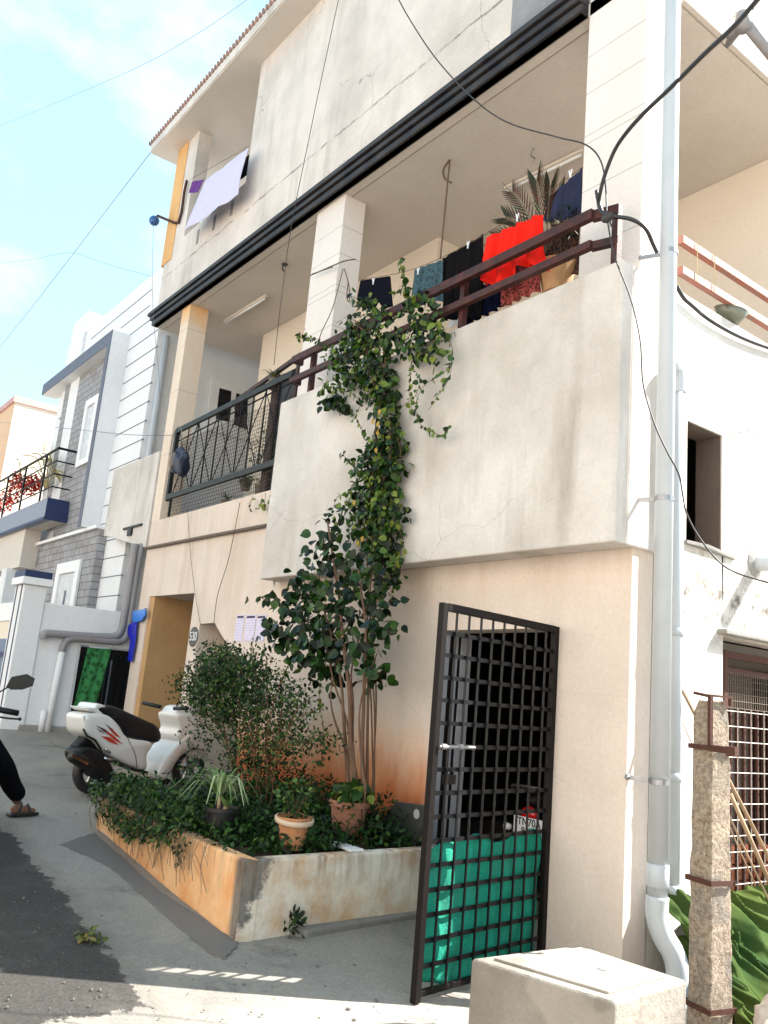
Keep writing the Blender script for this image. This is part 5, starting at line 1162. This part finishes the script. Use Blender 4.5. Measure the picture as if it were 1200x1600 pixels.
for i in range(36):
    p = Vector((random.uniform(PXL+.1, -6.3), random.uniform(3.2, 4.25), PT)); leaf_ball(gm, p + Vector((0, 0, random.uniform(.15, .3))), (.12, .12, .16), 30, .04, .022, (0, .8), .1, 'oval', (0, -.3, .8), 0)
for i in range(60):
    p = Vector((random.uniform(-6.4, PXR-.3), random.uniform(3.5, 4.3), PT)); tuft(gm, p, 12, random.uniform(.25, .42), .010, (.0, .6)); leaf_ball(gm, p + Vector((0, 0, random.uniform(.1, .25))), (.14, .12, .14), 26, .045, .022, (0, .7), .1, 'oval', (0, -.3, .8), 0)
for i in range(150):                                        # mass spilling over the street face
    x = PXL - .05 + 1.75*random.random()**.9; y = PYF + random.uniform(-.09, .25)
    p = Vector((x, y, PT + random.uniform(-.13 if y < PYF else 0, .20))); leaf_ball(gm, p, (.10, .09, .08), 24, .045, .024, (.05, .9), .5, 'oval', (0, -.8, .5), 0)
    if random.random() < .4: tuft(gm, p, 8, .18, .008, (.2, .9), Vector((0, -.06, 0)), 1.1)
gc = gm.build('ground_plants', LF, tone=True); tag(gc, 'tangled low weeds and leafy plants filling the planter', 'plants', kind='stuff')
rm = MB()
for i in range(110):
    x = random.uniform(PXL, -5.05); y = PYF - .01; l = random.uniform(.06, .34) * (1 if x > -6.6 else .8); p = Vector((x, y+.05, PT+.02))
    rm.tube([p, p + Vector((rnd(.02), -.08, .0)), p + Vector((rnd(.06), -.085-.03*random.random(), -l*.5)), p + Vector((rnd(.09), -.08, -l))], random.uniform(.0015, .0035), 4)
for i in range(16):
    x = random.uniform(-4.9, -4.75); y = random.uniform(3.9, 4.2); 
    p = Vector((PXR-.06, y, PT)); l = random.uniform(.05, .28); rm.tube([p, p + Vector((.075, 0, .0)), p + Vector((.085, rnd(.03), -l))], .002, 4)
tag(rm.build('dry_roots', rootm), 'dry stems and roots hanging over the orange planter face', 'roots', kind='stuff')
wd = MB(); a = PG(458, 1468); leaf_ball(wd, a + Vector((0, -.0, .07)), (.07, .05, .08), 42, .06, .028, (0, .5), -.3, 'oval', (0, -.5, .5), 0); tag(wd.build('weed', LF, tone=True), 'small weed growing at the foot of the white planter face', 'weed')
wd = MB(); a = PG(140, 1472); a.z = gz(a.x)+.03; leaf_ball(wd, a, (.12, .07, .02), 36, .05, .03, (.3, .9), 0, 'oval', (0, 0, 1), 0); tag(wd.build('fallen_leaves', LR, tone=True), 'scattered wilted leaves lying on the dark asphalt', 'leaves', kind='stuff')
for u in (520, 640):
    pass
# pots
def pot(name, u, v, r, h, mat, label, rim=True, tilt=0.0, prof=None, zb=PT-.01):
    c = PZ(u, v, zb); e = empty(name, c, label, 'plant pot')
    pf = [(r*.72, 0), (r*.98, h*.84), (r*1.1, h*.85), (r*1.12, h), (r*1.0, h), (r*.95, h*.88), (r*.2, h*.86)]
    MB().lathe(c, pf, 28).build('pot', mat, e, smooth=False, bevel=.002); return e, c
terr = plaster('terracotta_pot', (.50, .21, .09, 1), '#c9a488', .4, .5, .2)
e, c = pot('terracotta_pot', 455, 1326, .105, .20, terr, 'small terracotta pot with a pale slipped rim ring on the planter edge')
mb = MB(); mb.lathe(c + Vector((.01, -.005, .165)), [(.118, 0), (.130, .005), (.130, .03), (.118, .035)], 28, (.14, -.05, 1), False); mb.build('slipped_ring', simple('pale_ring', '#cbb39a', .7), e, smooth=True)
st = MB(); lf = MB(); random.seed(61); leaf_ball(lf, c + Vector((0, 0, .32)), (.16, .14, .13), 300, .034, .022, (.2, .95), .1, 'oval', (0, -.3, .6), 0); 
for k in range(7): st.tube([c + Vector((rnd(.03), rnd(.03), .16)), c + Vector((rnd(.1), rnd(.1), .36))], .003, 4)
st.build('stems', bark, e); lf.build('leaves', LF, e, tone=True)
e, c = pot('terracotta_pot', 541, 1312, .135, .27, plaster('old_terracotta', (.30, .12, .065, 1), '#a08070', .5, .5, .25), 'large weathered terracotta pot beneath the tall shrub')
lf = MB(); leaf_ball(lf, c + Vector((0, 0, .33)), (.18, .15, .07), 60, .08, .075, (.2, .9), .4, 'heart', (0, -.5, .6), 0); lf.build('leaves', LV, e, tone=True)
p = PZ(540, 1324, PT); tag(MB().box(p.x-.14, p.x+.14, p.y-.06, p.y+.05, PT-.002, PT+.014).build('tile_shard', M['frame'], bevel=.003), 'thin white tile piece under the large terracotta pot', 'tile')
e, c = pot('black_pot', 340, 1306, .115, .19, M['cable'], 'black plastic pot with a pale variegated rosette plant')
lf = MB(); random.seed(62)
for k, (dx, hh) in enumerate(((-.03, .36), (.05, .30))):
    MB().tube([c + Vector((dx, 0, .15)), c + Vector((dx*1.4, 0, hh-.09))], .014, 8).build('stem', simple('pale_stem', (.42, .28, .17, 1), .8), e, smooth=True)
tuft(lf, c + Vector((-.04, 0, .25)), 44, .55, .024, (.0, .9), Vector((0, -.03, .0)), .85); tuft(lf, c + Vector((-.04, 0, .26)), 16, .34, .020, (.1, .8), Vector((0, 0, .0)), .45); tuft(lf, c + Vector((.07, 0, .2)), 12, .22, .018, (.0, .6), Vector((0, 0, .0)), .6)
lf.build('leaves', LS, e, tone=True)
# leaning dark lid
p0 = PZ(640, 1322, PT); sl_ = MB(); ctr = PZ(632, 1284, PT+.12); 
lp_ = [PY(u, v, 4.12) for u, v in [(596,1322),(600,1276),(618,1252),(664,1258),(667,1268),(654,1300),(640,1324)]]
ld = MB().prism(lp_, (.02, .03, 0)).build('leaning_lid', simple('dark_grey_plastic', (.035, .038, .036, 1), .5, 0, .3, 8), bevel=.006); tag(ld, 'dark grey plastic lid with a pale round sticker leaning on the planter wall', 'lid')
cc = PY(651, 1272, 4.115); MB().lathe(cc, [(.033, 0), (.033, .002)], 20, (0, -1, 0)).build('round_sticker', simple('worn_sticker', '#9a9a98', .7, 0, .2, 40), ld)

# balcony plants
random.seed(71)
def bplant(name, u, v, y, label, n, h, mat, w=.012, pr=.07, tone=(0, .8), cat='plant'):
    c = PY(u, v, y); e = empty(name, c, label, cat)
    MB().lathe(c - Vector((0, 0, .13)), [(pr*.75, 0), (pr, .11), (pr*1.08, .13), (pr*.9, .13)], 16).build('pot', simple('grey_pot', '#6a5f55', .9), e)
    m = MB(); tuft(m, c, n, h, w, tone); m.build('leaves', mat, e, tone=True); return e
bplant('grassy_plant', 408, 758, 4.47, 'spiky striped plant on the ledge of the left balcony', 46, .20, LS, .011)
bplant('grassy_plant', 355, 782, 4.60, 'dark grassy plant low inside the left balcony', 50, .20, LF, .010)
e = bplant('bushy_plant', 385, 750, 4.55, 'small bushy plant beside the striped plant on the left balcony', 20, .14, LF); m = MB(); leaf_ball(m, PY(383, 748, 4.52), (.13, .08, .10), 220, .035, .016, (.2, .9), .2, 'oval', (0, -.5, .5), 0); m.build('foliage', LF, e, tone=True)
e = empty('trailing_plant', PY(413, 770, 4.33), 'trailing heart-leaved plant hanging from the left balcony ledge', 'plant'); m = MB(); s2_ = MB()
for pts in ([(422,768),(424,780),(420,792)], [(410,772),(408,785),(404,796)], [(395,775),(392,785),(390,795)], [(416,770),(413,788),(416,797)]): strand(s2_, m, [PY(u, v, 4.33) for u, v in pts], .002, .022, .05, .046, (.3, .9), .6)
m.build('leaves', LV, e, tone=True); s2_.build('stems', bark, e)
e = empty('leafy_plant', PY(412, 700, 4.6), 'loose leafy plant behind the grille of the left balcony', 'plant'); m = MB(); leaf_ball(m, PY(415, 700, 4.6), (.28, .15, .30), 420, .04, .016, (.1, .8), .2, 'oval', (0, -.5, .4), 0); m.build('leaves', LF, e, tone=True)
e = bplant('dry_plant', 428, 592, 4.42, 'dry reddish plant on top of the left balcony frame', 34, .20, LR, .014, .06)
# palm behind the railing
random.seed(72)
pc = PY(852, 395, 4.55); e = empty('potted_palm', pc - Vector((0, 0, .5)), 'potted palm with reddish fronds behind the red railing', 'plant')
m = MB(); s3 = MB()
for k, (u, v) in enumerate([(838,282),(860,290),(880,300),(800,300),(790,340),(778,372),(905,330),(912,345),(785,285)]):
    tip = PY(u, v, 4.55+rnd(.12)); a0 = pc; mid = a0.lerp(tip, .55) + Vector((0, 0, .06)); q = smooth_path([a0, mid, tip], 8); s3.tube(q, .004, 4)
    if k == 8: continue
    for i in range(5, len(q)-1):
        for sd in (-1, 1):
            d = (q[i+1]-q[i]).normalized(); s_ = d.cross(Vector((0, -1, .2))).normalized(); leaf(m, q[i], d*1.5 + s_*sd*.7 + Vector((0, 0, .1)), Vector((0, -1, .3)), .20*(1.2-abs(i/len(q)-.6)), .016, random.random(), 'blade', .1)
s3.build('stems', simple('palm_stem', (.14, .10, .05, 1), .7), e); m.build('fronds', LP, e, tone=True)
MB().lathe(PY(870, 425, 4.55) - Vector((0, 0, .18)), [(.10, 0), (.15, .22), (.16, .24), (.14, .24)], 20).build('pot', simple('tan_pot', (.45, .27, .13, 1), .8), e)
m = MB(); leaf_ball(m, PY(885, 345, 4.50), (.16, .12, .12), 120, .08, .014, (0, .5), .3, 'blade', (0, -.5, .4), 0); o_ = m.build('dark_leaves', LG, e, tone=True)
# plants on the neighbour's balcony
random.seed(73)
ny = cyf + .25
e = empty('red_flowering_plant', PY(25, 770, ny), 'red flowering bougainvillea behind the black balcony rail', 'plant'); m = MB(); m2 = MB()
for u, v, r in ((20,772,16),(45,760,14),(60,752,10),(5,785,16),(30,750,12),(-15,790,18)):
    c = PY(u, v, ny); dpx = R2.dot(c)/F_PX; leaf_ball(m, c, (r*dpx, .2, r*dpx), 220, .06, .05, (.2, 1), .2, 'oval', (0, -1, .3), 0); leaf_ball(m2, c + Vector((0, 0, .1)), (r*dpx*1.2, .2, r*dpx*1.1), 40, .05, .03, (0, .8), .2, 'oval')
m.build('flowers', leafmat('red_bracts', ['#5a0d10', '#a01818', '#c83028', '#d86050'], .6, .3), e, tone=True); m2.build('leaves', LF, e, tone=True)
e = empty('areca_palm', PY(75, 770, ny), 'pale yellow-green palm behind the black balcony rail', 'plant'); m = MB(); s3 = MB(); c0 = PY(72, 765, ny)
for u, v in ((35,712),(50,708),(66,708),(78,720),(30,738),(88,745)):
    tip = PY(u, v, ny+rnd(.2)); q = smooth_path([c0, c0.lerp(tip, .5) + Vector((.1, 0, .25)), tip], 8); s3.tube(q, .012, 4)
    for i in range(5, len(q)-1):
        for sd in (-1, 1): d = (q[i+1]-q[i]).normalized(); s_ = d.cross(Vector((0, -1, .1))).normalized(); leaf(m, q[i], d*.6 + s_*sd + Vector((0, 0, -.1)), Vector((0, -1, .3)), .38, .028, random.random(), 'blade', .1)
s3.build('stems', simple('palm_stem_pale', (.35, .27, .12, 1), .7), e); m.build('fronds', leafmat('pale_palm', ['#8a8a48', '#b0a060', '#c8b880'], .5, .3), e, tone=True)
e = empty('sprouting_stem', PY(30, 760, ny), 'thin upright budding stem in front of the cream house wall', 'plant'); m = MB(); s3 = MB(); strand(s3, m, [PY(u, v, ny) for u, v in ((38,765),(33,740),(28,715))], .006, .05, .06, .04, (.2, .9), 0, jit=.03, shape='oval'); strand(s3, m, [PY(u, v, ny) for u, v in ((20,765),(18,755),(5,750))], .006, .05, .06, .04, (.2, .9), 0, jit=.03, shape='oval'); m.build('leaves', LF, e, tone=True); s3.build('stem', bark, e)

# ------------------------------------------------------------------ laundry
def cloth(name, corners, y, mat, label, dy=(0, 0, 0, 0), folds=5, amp=.02, sag=.0, seed=0, nu=44, nv=28, wavy=0.0, parent=None):
    a, b, c, d = corners     # top-left, top-right, bottom-right, bottom-left in the photo
    P = [PY(*a, y+dy[0]), PY(*b, y+dy[1]), PY(*c, y+dy[2]), PY(*d, y+dy[3])]; rr = random.Random(seed); ph = rr.uniform(0, 6)
    def fn(u, v):
        top = P[0].lerp(P[1], u); bot = P[3].lerp(P[2], u); p = top.lerp(bot, v)
        o = amp*(.25+.75*v)*(math.sin(u*folds*6.28+ph+1.2*math.sin(v*3)) + .5*math.sin(u*folds*11+ph*2+v*4))
        p = p + Vector((0, o, 0)); p.z += wavy*math.sin(u*9+ph)*v - sag*math.sin(PI*u)*(1-v)*.5; return p
    o = MB().grid(fn, nu, nv).build(name, mat, parent, smooth=True, solid=.004); 
    if label: tag(o, label, 'laundry', 'laundry drying on the boxed balcony')
    return o
def pattern(name, a, b, sc_=30, lo=.45, hi=.55, rough=.9):
    m, t, bb = newmat(name); p = pos(t); v = t.nodes.new('ShaderNodeTexVoronoi'); v.inputs['Scale'].default_value = sc_; t.links.new(p, v.inputs[0])
    t.links.new(mixc(t, ramp(t, v.outputs[0], lo, hi), lin(a), lin(b)), bb.inputs['Base Color']); bb.inputs['Roughness'].default_value = rough; return m
blackc = simple('black_cloth', (.007, .006, .007, 1), 1.0, 0, .3, 8, spec=.05)
navyc = simple('navy_cloth', (.006, .006, .012, 1), 1.0, 0, .3, 8, spec=.05)
redc = simple('red_cloth', (.75, .018, .010, 1), .9, 0, .08, 5, spec=.1)
LY = 4.40
sh = MB(); shp = [(563,438),(608,431),(612,478),(598,482),(594,476),(590,470),(585,480),(578,484),(560,478),(558,462)]
tag(MB().prism([PY(u, v, LY) for u, v in shp], (0, .02, 0)).build('shorts', navyc, bevel=.004), 'dark shorts pegged at the left end of the clothesline', 'laundry', 'laundry drying on the boxed balcony')
cloth('towel', ((647,421),(692,406),(690,470),(640,480)), LY, pattern('teal_print', '#142126', '#34505a', 34, .15, .6), 'teal patterned cloth hanging beside the dark shorts', folds=3, seed=1)
cloth('black_shirt', ((692,404),(756,366),(752,498),(690,500)), LY+.02, blackc, 'black shirt between the teal cloth and the red cloth', folds=4, seed=2)
cloth('red_cloth', ((758,372),(846,334),(850,412),(750,452)), LY-.12, redc, 'bright red cloth draped behind the red railing', folds=4, amp=.05, seed=3, wavy=.05)
cloth('navy_cloth', ((726,455),(786,435),(786,478),(724,512)), LY+.05, simple('deep_blue_cloth', (.005, .006, .022, 1), 1.0, spec=.05), 'deep blue cloth hanging low beneath the red cloth', folds=5, seed=4)
cloth('maroon_cloth', ((786,410),(846,395),(846,452),(786,480)), LY+.04, pattern('maroon_print', '#3a0f10', '#a04a44', 45, .3, .6), 'maroon printed cloth below the red cloth', folds=4, seed=5)
cloth('blue_towel', ((858,308),(911,262),(910,340),(850,345)), LY+.12, simple('slate_blue_cloth', (.03, .035, .07, 1), 1.0, 0, .2, 6, spec=.05), 'slate blue cloth beside the corner column', folds=3, seed=6)
cloth('dark_patterned_cloth', ((846,372),(906,345),(904,428),(846,440)), LY+.2, pattern('brown_print', '#120b09', '#5a3a28', 40, .35, .6), 'dark brown patterned cloth behind the palm stems', folds=4, seed=7)
cloth('white_cloth', ((706,478),(722,472),(716,508),(700,512)), LY+.3, M['frame'], 'small white cloth behind the railing near the rail post', folds=1, amp=.006, seed=8)
tag(MB().tube(smooth_path([PY(565, 437, LY), PY(650, 419, LY+.0), PY(760, 365, LY), PY(912, 260, LY+.05)], 6), .003, 5).build('clothesline', M['rope']), 'clothesline strung along the boxed balcony', 'line')
for i, (u, v, lab) in enumerate(((583,440,'on the dark shorts'), (653,424,'on the teal cloth'), (731,383,'on the black shirt'), (891,272,'on the slate blue cloth'), (808,340,'on the red cloth'))):
    c = PY(u, v, LY-.035 if i != 4 else LY-.16); mb = MB()
    mb.bar(c + Vector((-.012, 0, .035)), c + Vector((.006, 0, -.03)), .008, .008, (0, 1, 0)); mb.bar(c + Vector((.014, .002, .035)), c + Vector((-.004, .002, -.03)), .008, .008, (0, 1, 0))
    tag(mb.build('clothes_peg', M['frame']), 'white clothes peg ' + lab, 'clothes peg', 'pegs on the clothesline')
# sheet on the second floor
cs_ = simple('white_sheet_cloth', (.56, .53, .66, 1), .9, 0, .05, 6)
o = cloth('white_sheet', ((321,282),(388,230),(372,303),(287,363)), 4.22, cs_, None, (0, 0, -.05, -.05), 2, .02, .02, 9)
tag(o, 'large white bed sheet draped over the top floor parapet', 'sheet')
o = cloth('purple_cloth', ((300,284),(319,280),(310,300),(296,302)), 4.3, simple('purple_cloth', (.12, .02, .20, 1), .9), None, folds=1, amp=.01, seed=10); tag(o, 'small purple cloth left of the white sheet', 'laundry')
o = cloth('black_garment', ((384,246),(394,238),(386,272),(374,284)), 4.45, blackc, None, folds=1, amp=.01, seed=11); tag(o, 'black garment right of the white sheet on the top floor', 'laundry')
tag(MB().tube([PY(298, 280, 4.25), PY(390, 228, 4.25)], .004, 4).build('clothesline', M['rope']), 'short clothesline holding the white sheet on the top floor', 'line')
# cloths at the left
gw = pattern('green_batik', '#123f1e', '#2f7a42', 16, .2, .6)
P4 = [PX(u, v, CX+.03) for u, v in ((137,1012),(174,1014),(150,1104),(114,1108))]
o = MB().grid(lambda u, v: P4[0].lerp(P4[1], u).lerp(P4[3].lerp(P4[2], u), v) + Vector((.012*math.sin(u*14+v*3), 0, 0)), 24, 24).build('green_batik_towel', gw, smooth=True, solid=.004); tag(o, 'green patterned towel hanging on the black alley gate', 'towel')
bm2 = simple('royal_blue_plastic', (.006, .012, .42, 1), .4, 0, .1); bm3 = simple('sky_blue_plastic', (.01, .16, .62, 1), .3, 0, .1)
o = MB().prism([PY(u, v, 4.34) for u, v in ((207,955),(227,951),(226,962),(220,970),(209,973),(206,968))], (0, .02, 0)).build('blue_bag', bm3, bevel=.006); tag(o, 'sky blue plastic pouch hooked at the corner of the orange doorway', 'bag')
o = MB().prism([PY(u, v, 4.345) for u, v in ((209,970),(213,972),(211,1000),(205,1034),(199,1032),(203,1000),(195,982))], (0, .015, 0)).build('blue_cloth', bm2, bevel=.004); tag(o, 'royal blue cloth hanging below the sky blue pouch', 'cloth')
tag(MB().tube([PY(226, 951, 4.36), PX(289, 944, -11.1)], .004, 4).build('door_string', M['rope']), 'thin string running across the orange doorway', 'string')
# bag and coil on the left grille
bgm = simple('dark_blue_bag', (.02, .03, .06, 1), .5, 0, .3, 6); c = PY(283, 722, 4.28)
o = MB().ball(c, .18, 1.0, .5, 1.0, 12).build('dark_bag', bgm, smooth=True); tag(o, 'dark blue bag hung on the left end of the grille', 'bag')
for i in range(len(o.data.vertices)):
    v = o.data.vertices[i]; v.co += Vector((.035*math.sin(v.co.z*31+v.co.y*20), .02*math.sin(v.co.x*40), .045*math.sin(v.co.x*27+1)))
o = MB().ball(PY(272, 722, 4.27), .11, .8, .5, 1.3, 8).build('brown_bag', simple('brown_grey_bag', (.18, .12, .10, 1), .7, 0, .4, 8), smooth=True); tag(o, 'brownish bag beside the dark blue bag on the grille', 'bag')
mb = MB(); cr_ = PY(275, 693, 4.27); mb.tube([cr_ + Vector((.17*math.cos(a), 0, .24*math.sin(a))) for a in [2*PI*k/24 for k in range(25)]], .005, 5); tag(mb.build('wire_coil', simple('grey_wire', '#8a8378', .6)), 'loop of grey wire hung at the left end of the grille', 'wire')

# ------------------------------------------------------------------ small fittings and wires
def wire(name, pts, y, r, mat, label, cat='wire'):
    q = [PY(p[0], p[1], p[2] if len(p) > 2 else y) for p in pts]
    return tag(MB().tube(smooth_path(q, 6), r, 6).build(name, mat, smooth=True), label, cat)
thin = simple('thin_dark_wire', (.035, .03, .032, 1), .6); grayw = simple('grey_sky_wire', (.16, .17, .2, 1), .6)
wire('overhead_wire', [(-40,213,6),(60,172,6),(200,112,6),(300,58,6),(400,-10,6)], 6, .006, grayw, 'thin overhead wire crossing the upper left sky')
wire('overhead_wire', [(-30,580,4.5),(60,467,4.4),(150,350,4.3),(237,236,4.1)], 4.3, .007, grayw, 'wire rising steeply from the left edge to the roof corner')
wire('overhead_wire', [(-30,415,8),(50,405,8),(110,395,8),(165,412,8),(236,432,8)], 8, .008, grayw, 'sagging wire low in the sky at the left')
wire('overhead_wire', [(-20,658,4.2),(90,668,4.2),(200,679,4.25),(276,680,4.3)], 4.3, .005, grayw, 'wire from the left edge to the left grille')
wire('hanging_wire', [(531,-10,4.0),(505,110,4.1),(480,230,4.1),(455,355,4.1),(438,480,4.15),(428,570,4.2)], 4.1, .004, thin, 'long thin wire falling across the facade to the left balcony')
wire('hanging_wire', [(375,785,4.3),(358,870,4.33),(340,930,4.35),(334,975,4.37)], 4.35, .004, thin, 'dark wire dropping beside the notices to the stair opening')
wire('hanging_wire', [(293,795,4.36),(298,870,4.36),(306,935,4.37),(313,976,4.385)], 4.35, .003, thin, 'dark wire dropping to the left corner of the stair opening')
wire('hanging_wire', [(240,345,4.0),(238,430,4.1),(240,500,4.1),(247,570,4.2),(250,620,4.3)], 4.2, .003, grayw, 'thin grey wire dropping from the blue insulator')
wire('service_wire', [(618,-10,3.9),(640,30,4.0),(680,90,4.1),(735,150,4.15),(790,190,4.2),(870,214,4.2),(915,226,4.25),(938,250,4.25),(946,290,4.2),(948,340,4.12)], 4.2, .006, thin, 'dark service wire curving from the top to the railing corner')
wire('service_wire', [(949,345,4.12),(960,400,4.1),(985,465,4.08),(1000,530,4.05),(1005,600,4.05),(1022,660,4.05),(1042,705,4.02),(1062,745,4.1),(1072,800,4.2),(1100,850,4.3),(1140,890,4.4),(1210,913,4.5)], 4.1, .005, thin, 'dark wire trailing from the railing past the drain pipe')
wire('power_cable', [(1200,-20,3.2),(1150,38,3.4),(1100,85,3.55),(1050,135,3.7),(1000,183,3.85),(966,225,3.95),(948,265,4.0),(938,300,4.05),(936,322,4.1),(948,336,4.1),(985,342,4.12),(1008,356,4.2),(1020,380,4.3),(1027,395,4.35)], 4, .014, M['cable'], 'thick black power cable looping down to the railing corner', 'cable')
wire('cable_end', [(932,298,4.08),(935,315,4.09),(941,333,4.11)], 4.1, .014, M['cable'], 'cut black cable stub pointing up at the railing corner', 'cable')
p = [PX(u, v, SX+.03) for u, v in ((1058,448),(1068,465),(1080,476),(1105,497),(1140,518),(1175,534),(1215,548))]
cc_ = tag(MB().tube(smooth_path(p, 6), .015, 8).build('wall_cable', M['cable'], smooth=True), 'black cable clipped along the sunlit side parapet', 'cable')
mb = MB(); mb.ball(PY(949, 340, 4.10), .035, 1.4, .8, 1, 6); 
for k in range(5): mb.tube([PY(944+k*3, 334, 4.09), PY(952+k*2, 352+rnd(4), 4.09), PY(948+k*3, 345, 4.12)], .003, 4)
tag(mb.build('wire_knot', thin), 'knot of wires tied round the end of the red railing', 'wire')
wire('trunk_rope', [(488,428,4.36),(506,422,4.36),(520,417,4.36)], 4.3, .006, M['rope'], 'brown rope end tied round the middle column', 'rope')
wire('column_rope', [(486,430,4.36),(518,416,4.37),(538,408,4.37),(556,405,4.6)], 4.36, .007, M['rope'], 'brown rope wrapped round the middle column', 'rope')
wire('column_rope', [(536,420,4.36),(520,480,4.3),(502,520,4.25),(497,540,4.2)], 4.3, .005, M['rope'], 'brown rope slanting down from the middle column', 'rope')
wire('column_rope', [(538,420,4.34),(545,445,4.33),(546,470,4.33),(542,465,4.33),(544,440,4.33)], 4.3, .006, M['rope'], 'doubled loop of rope hanging from the middle column', 'rope')
# ceiling fittings
def onceil(u, v, z=CZ-.004): return PZ(u, v, z)
a = onceil(703, 250); b = PY(688, 404, a.y)
mb = MB(); mb.tube(smooth_path([a, a - Vector((.01, 0, .3)), b.lerp(a, .4), b], 5), .009, 6); mb.tube(smooth_path([a, a + Vector((-.09, 0, -.06)), a + Vector((-.06, 0, -.18)), a + Vector((.05, 0, -.28))], 5), .011, 6)
tag(mb.build('ceiling_rope', M['rope'], smooth=True), 'brown rope hanging from a ceiling hook above the laundry', 'rope')
a = onceil(834, 232); mb = MB(); mb.tube(smooth_path([a, a - Vector((.03, 0, .06)), a - Vector((-.02, 0, .12)), a - Vector((0, 0, .16))]), .008, 6); tag(mb.build('ceiling_hook', M['steel'], smooth=True), 'small ceiling hook near the corner column', 'hook')
a = onceil(445, 412); mb = MB(); mb.tube(smooth_path([a, a - Vector((.05, 0, .05)), a - Vector((0, 0, .1))]), .01, 6); mb.lathe(a - Vector((0, 0, .02)), [(.04, 0), (.035, .015)], 12); tag(mb.build('ceiling_hook', thin, smooth=True), 'dark ceiling hook above the small left balcony', 'hook')
def tl(a, b, lab):
    a = onceil(*a); b = onceil(*b); d = (b-a).normalized(); e = empty('tube_light', (a+b)/2, lab, 'light')
    MB().bar(a - Vector((0, 0, .02)), b - Vector((0, 0, .02)), .05, .035).build('holder', M['lamp'], e, bevel=.004)
    MB().tube([a - Vector((0, 0, .055)) + d*.03, b - Vector((0, 0, .055)) - d*.03], .016, 10).build('tube', M['frame'], e, smooth=True)
tl((790, 292), (912, 232), 'white tube light on the ceiling right of the hanging rope'); tl((352, 500), (416, 460), 'white tube light on the ceiling above the left balcony')
a = onceil(870, 258); tag(MB().lathe(a - Vector((0, 0, .03)), [(.03, 0), (.045, .01), (.045, .03)], 14).build('ceiling_switch_box', M['lamp'], smooth=True), 'round white ceiling junction box beside the tube light', 'junction box')
# blue insulator on its bracket
e = empty('wire_bracket', PY(275, 346, 4.38), 'rusty iron bracket holding a blue insulator at the building corner', 'bracket')
mb = MB(); q = [PY(292, 282, 4.36), PY(288, 300, 4.36), PY(284, 330, 4.37), PY(279, 348, 4.37), PY(272, 348, 4.36), PY(246, 337, 4.2)]; mb.tube(q, .022, 7); mb.build('iron_arm', rustm, e, smooth=True)
MB().ball(PY(241, 345, 4.2), .085, 1, 1, 1, 9).build('insulator', simple('blue_porcelain', (.02, .10, .30, 1), .25), e, smooth=True)
# bowl on the side parapet
bp_ = PX(1140, 490, SX-.05); bw = MB().lathe((SX-.06, bp_.y, 3.0), [(.075, 0), (.10, .05), (.13, .10), (.125, .10), (.095, .05), (.07, .01)], 28, (.30, 0, 1), True).build('metal_bowl', simple('grey_green_enamel', (.20, .21, .16, 1), .4, .3, .3, 10), smooth=True); tag(bw, 'grey enamel bowl tipped on the sunlit side parapet', 'bowl')
# litter
mb = MB(); random.seed(81)
for i in range(330):
    p = PG(random.uniform(-20, 720), random.uniform(1200, 1598)); s_ = random.uniform(.0015, .006)*(2 if random.random() < .06 else 1)
    mb.box(p.x-s_, p.x+s_, p.y-s_*.7, p.y+s_*.7, gz(p.x)-.002, gz(p.x)+s_*.8)
tag(mb.build('road_grit', M['apron']), 'small stones and grit scattered over the road', 'grit', kind='stuff')
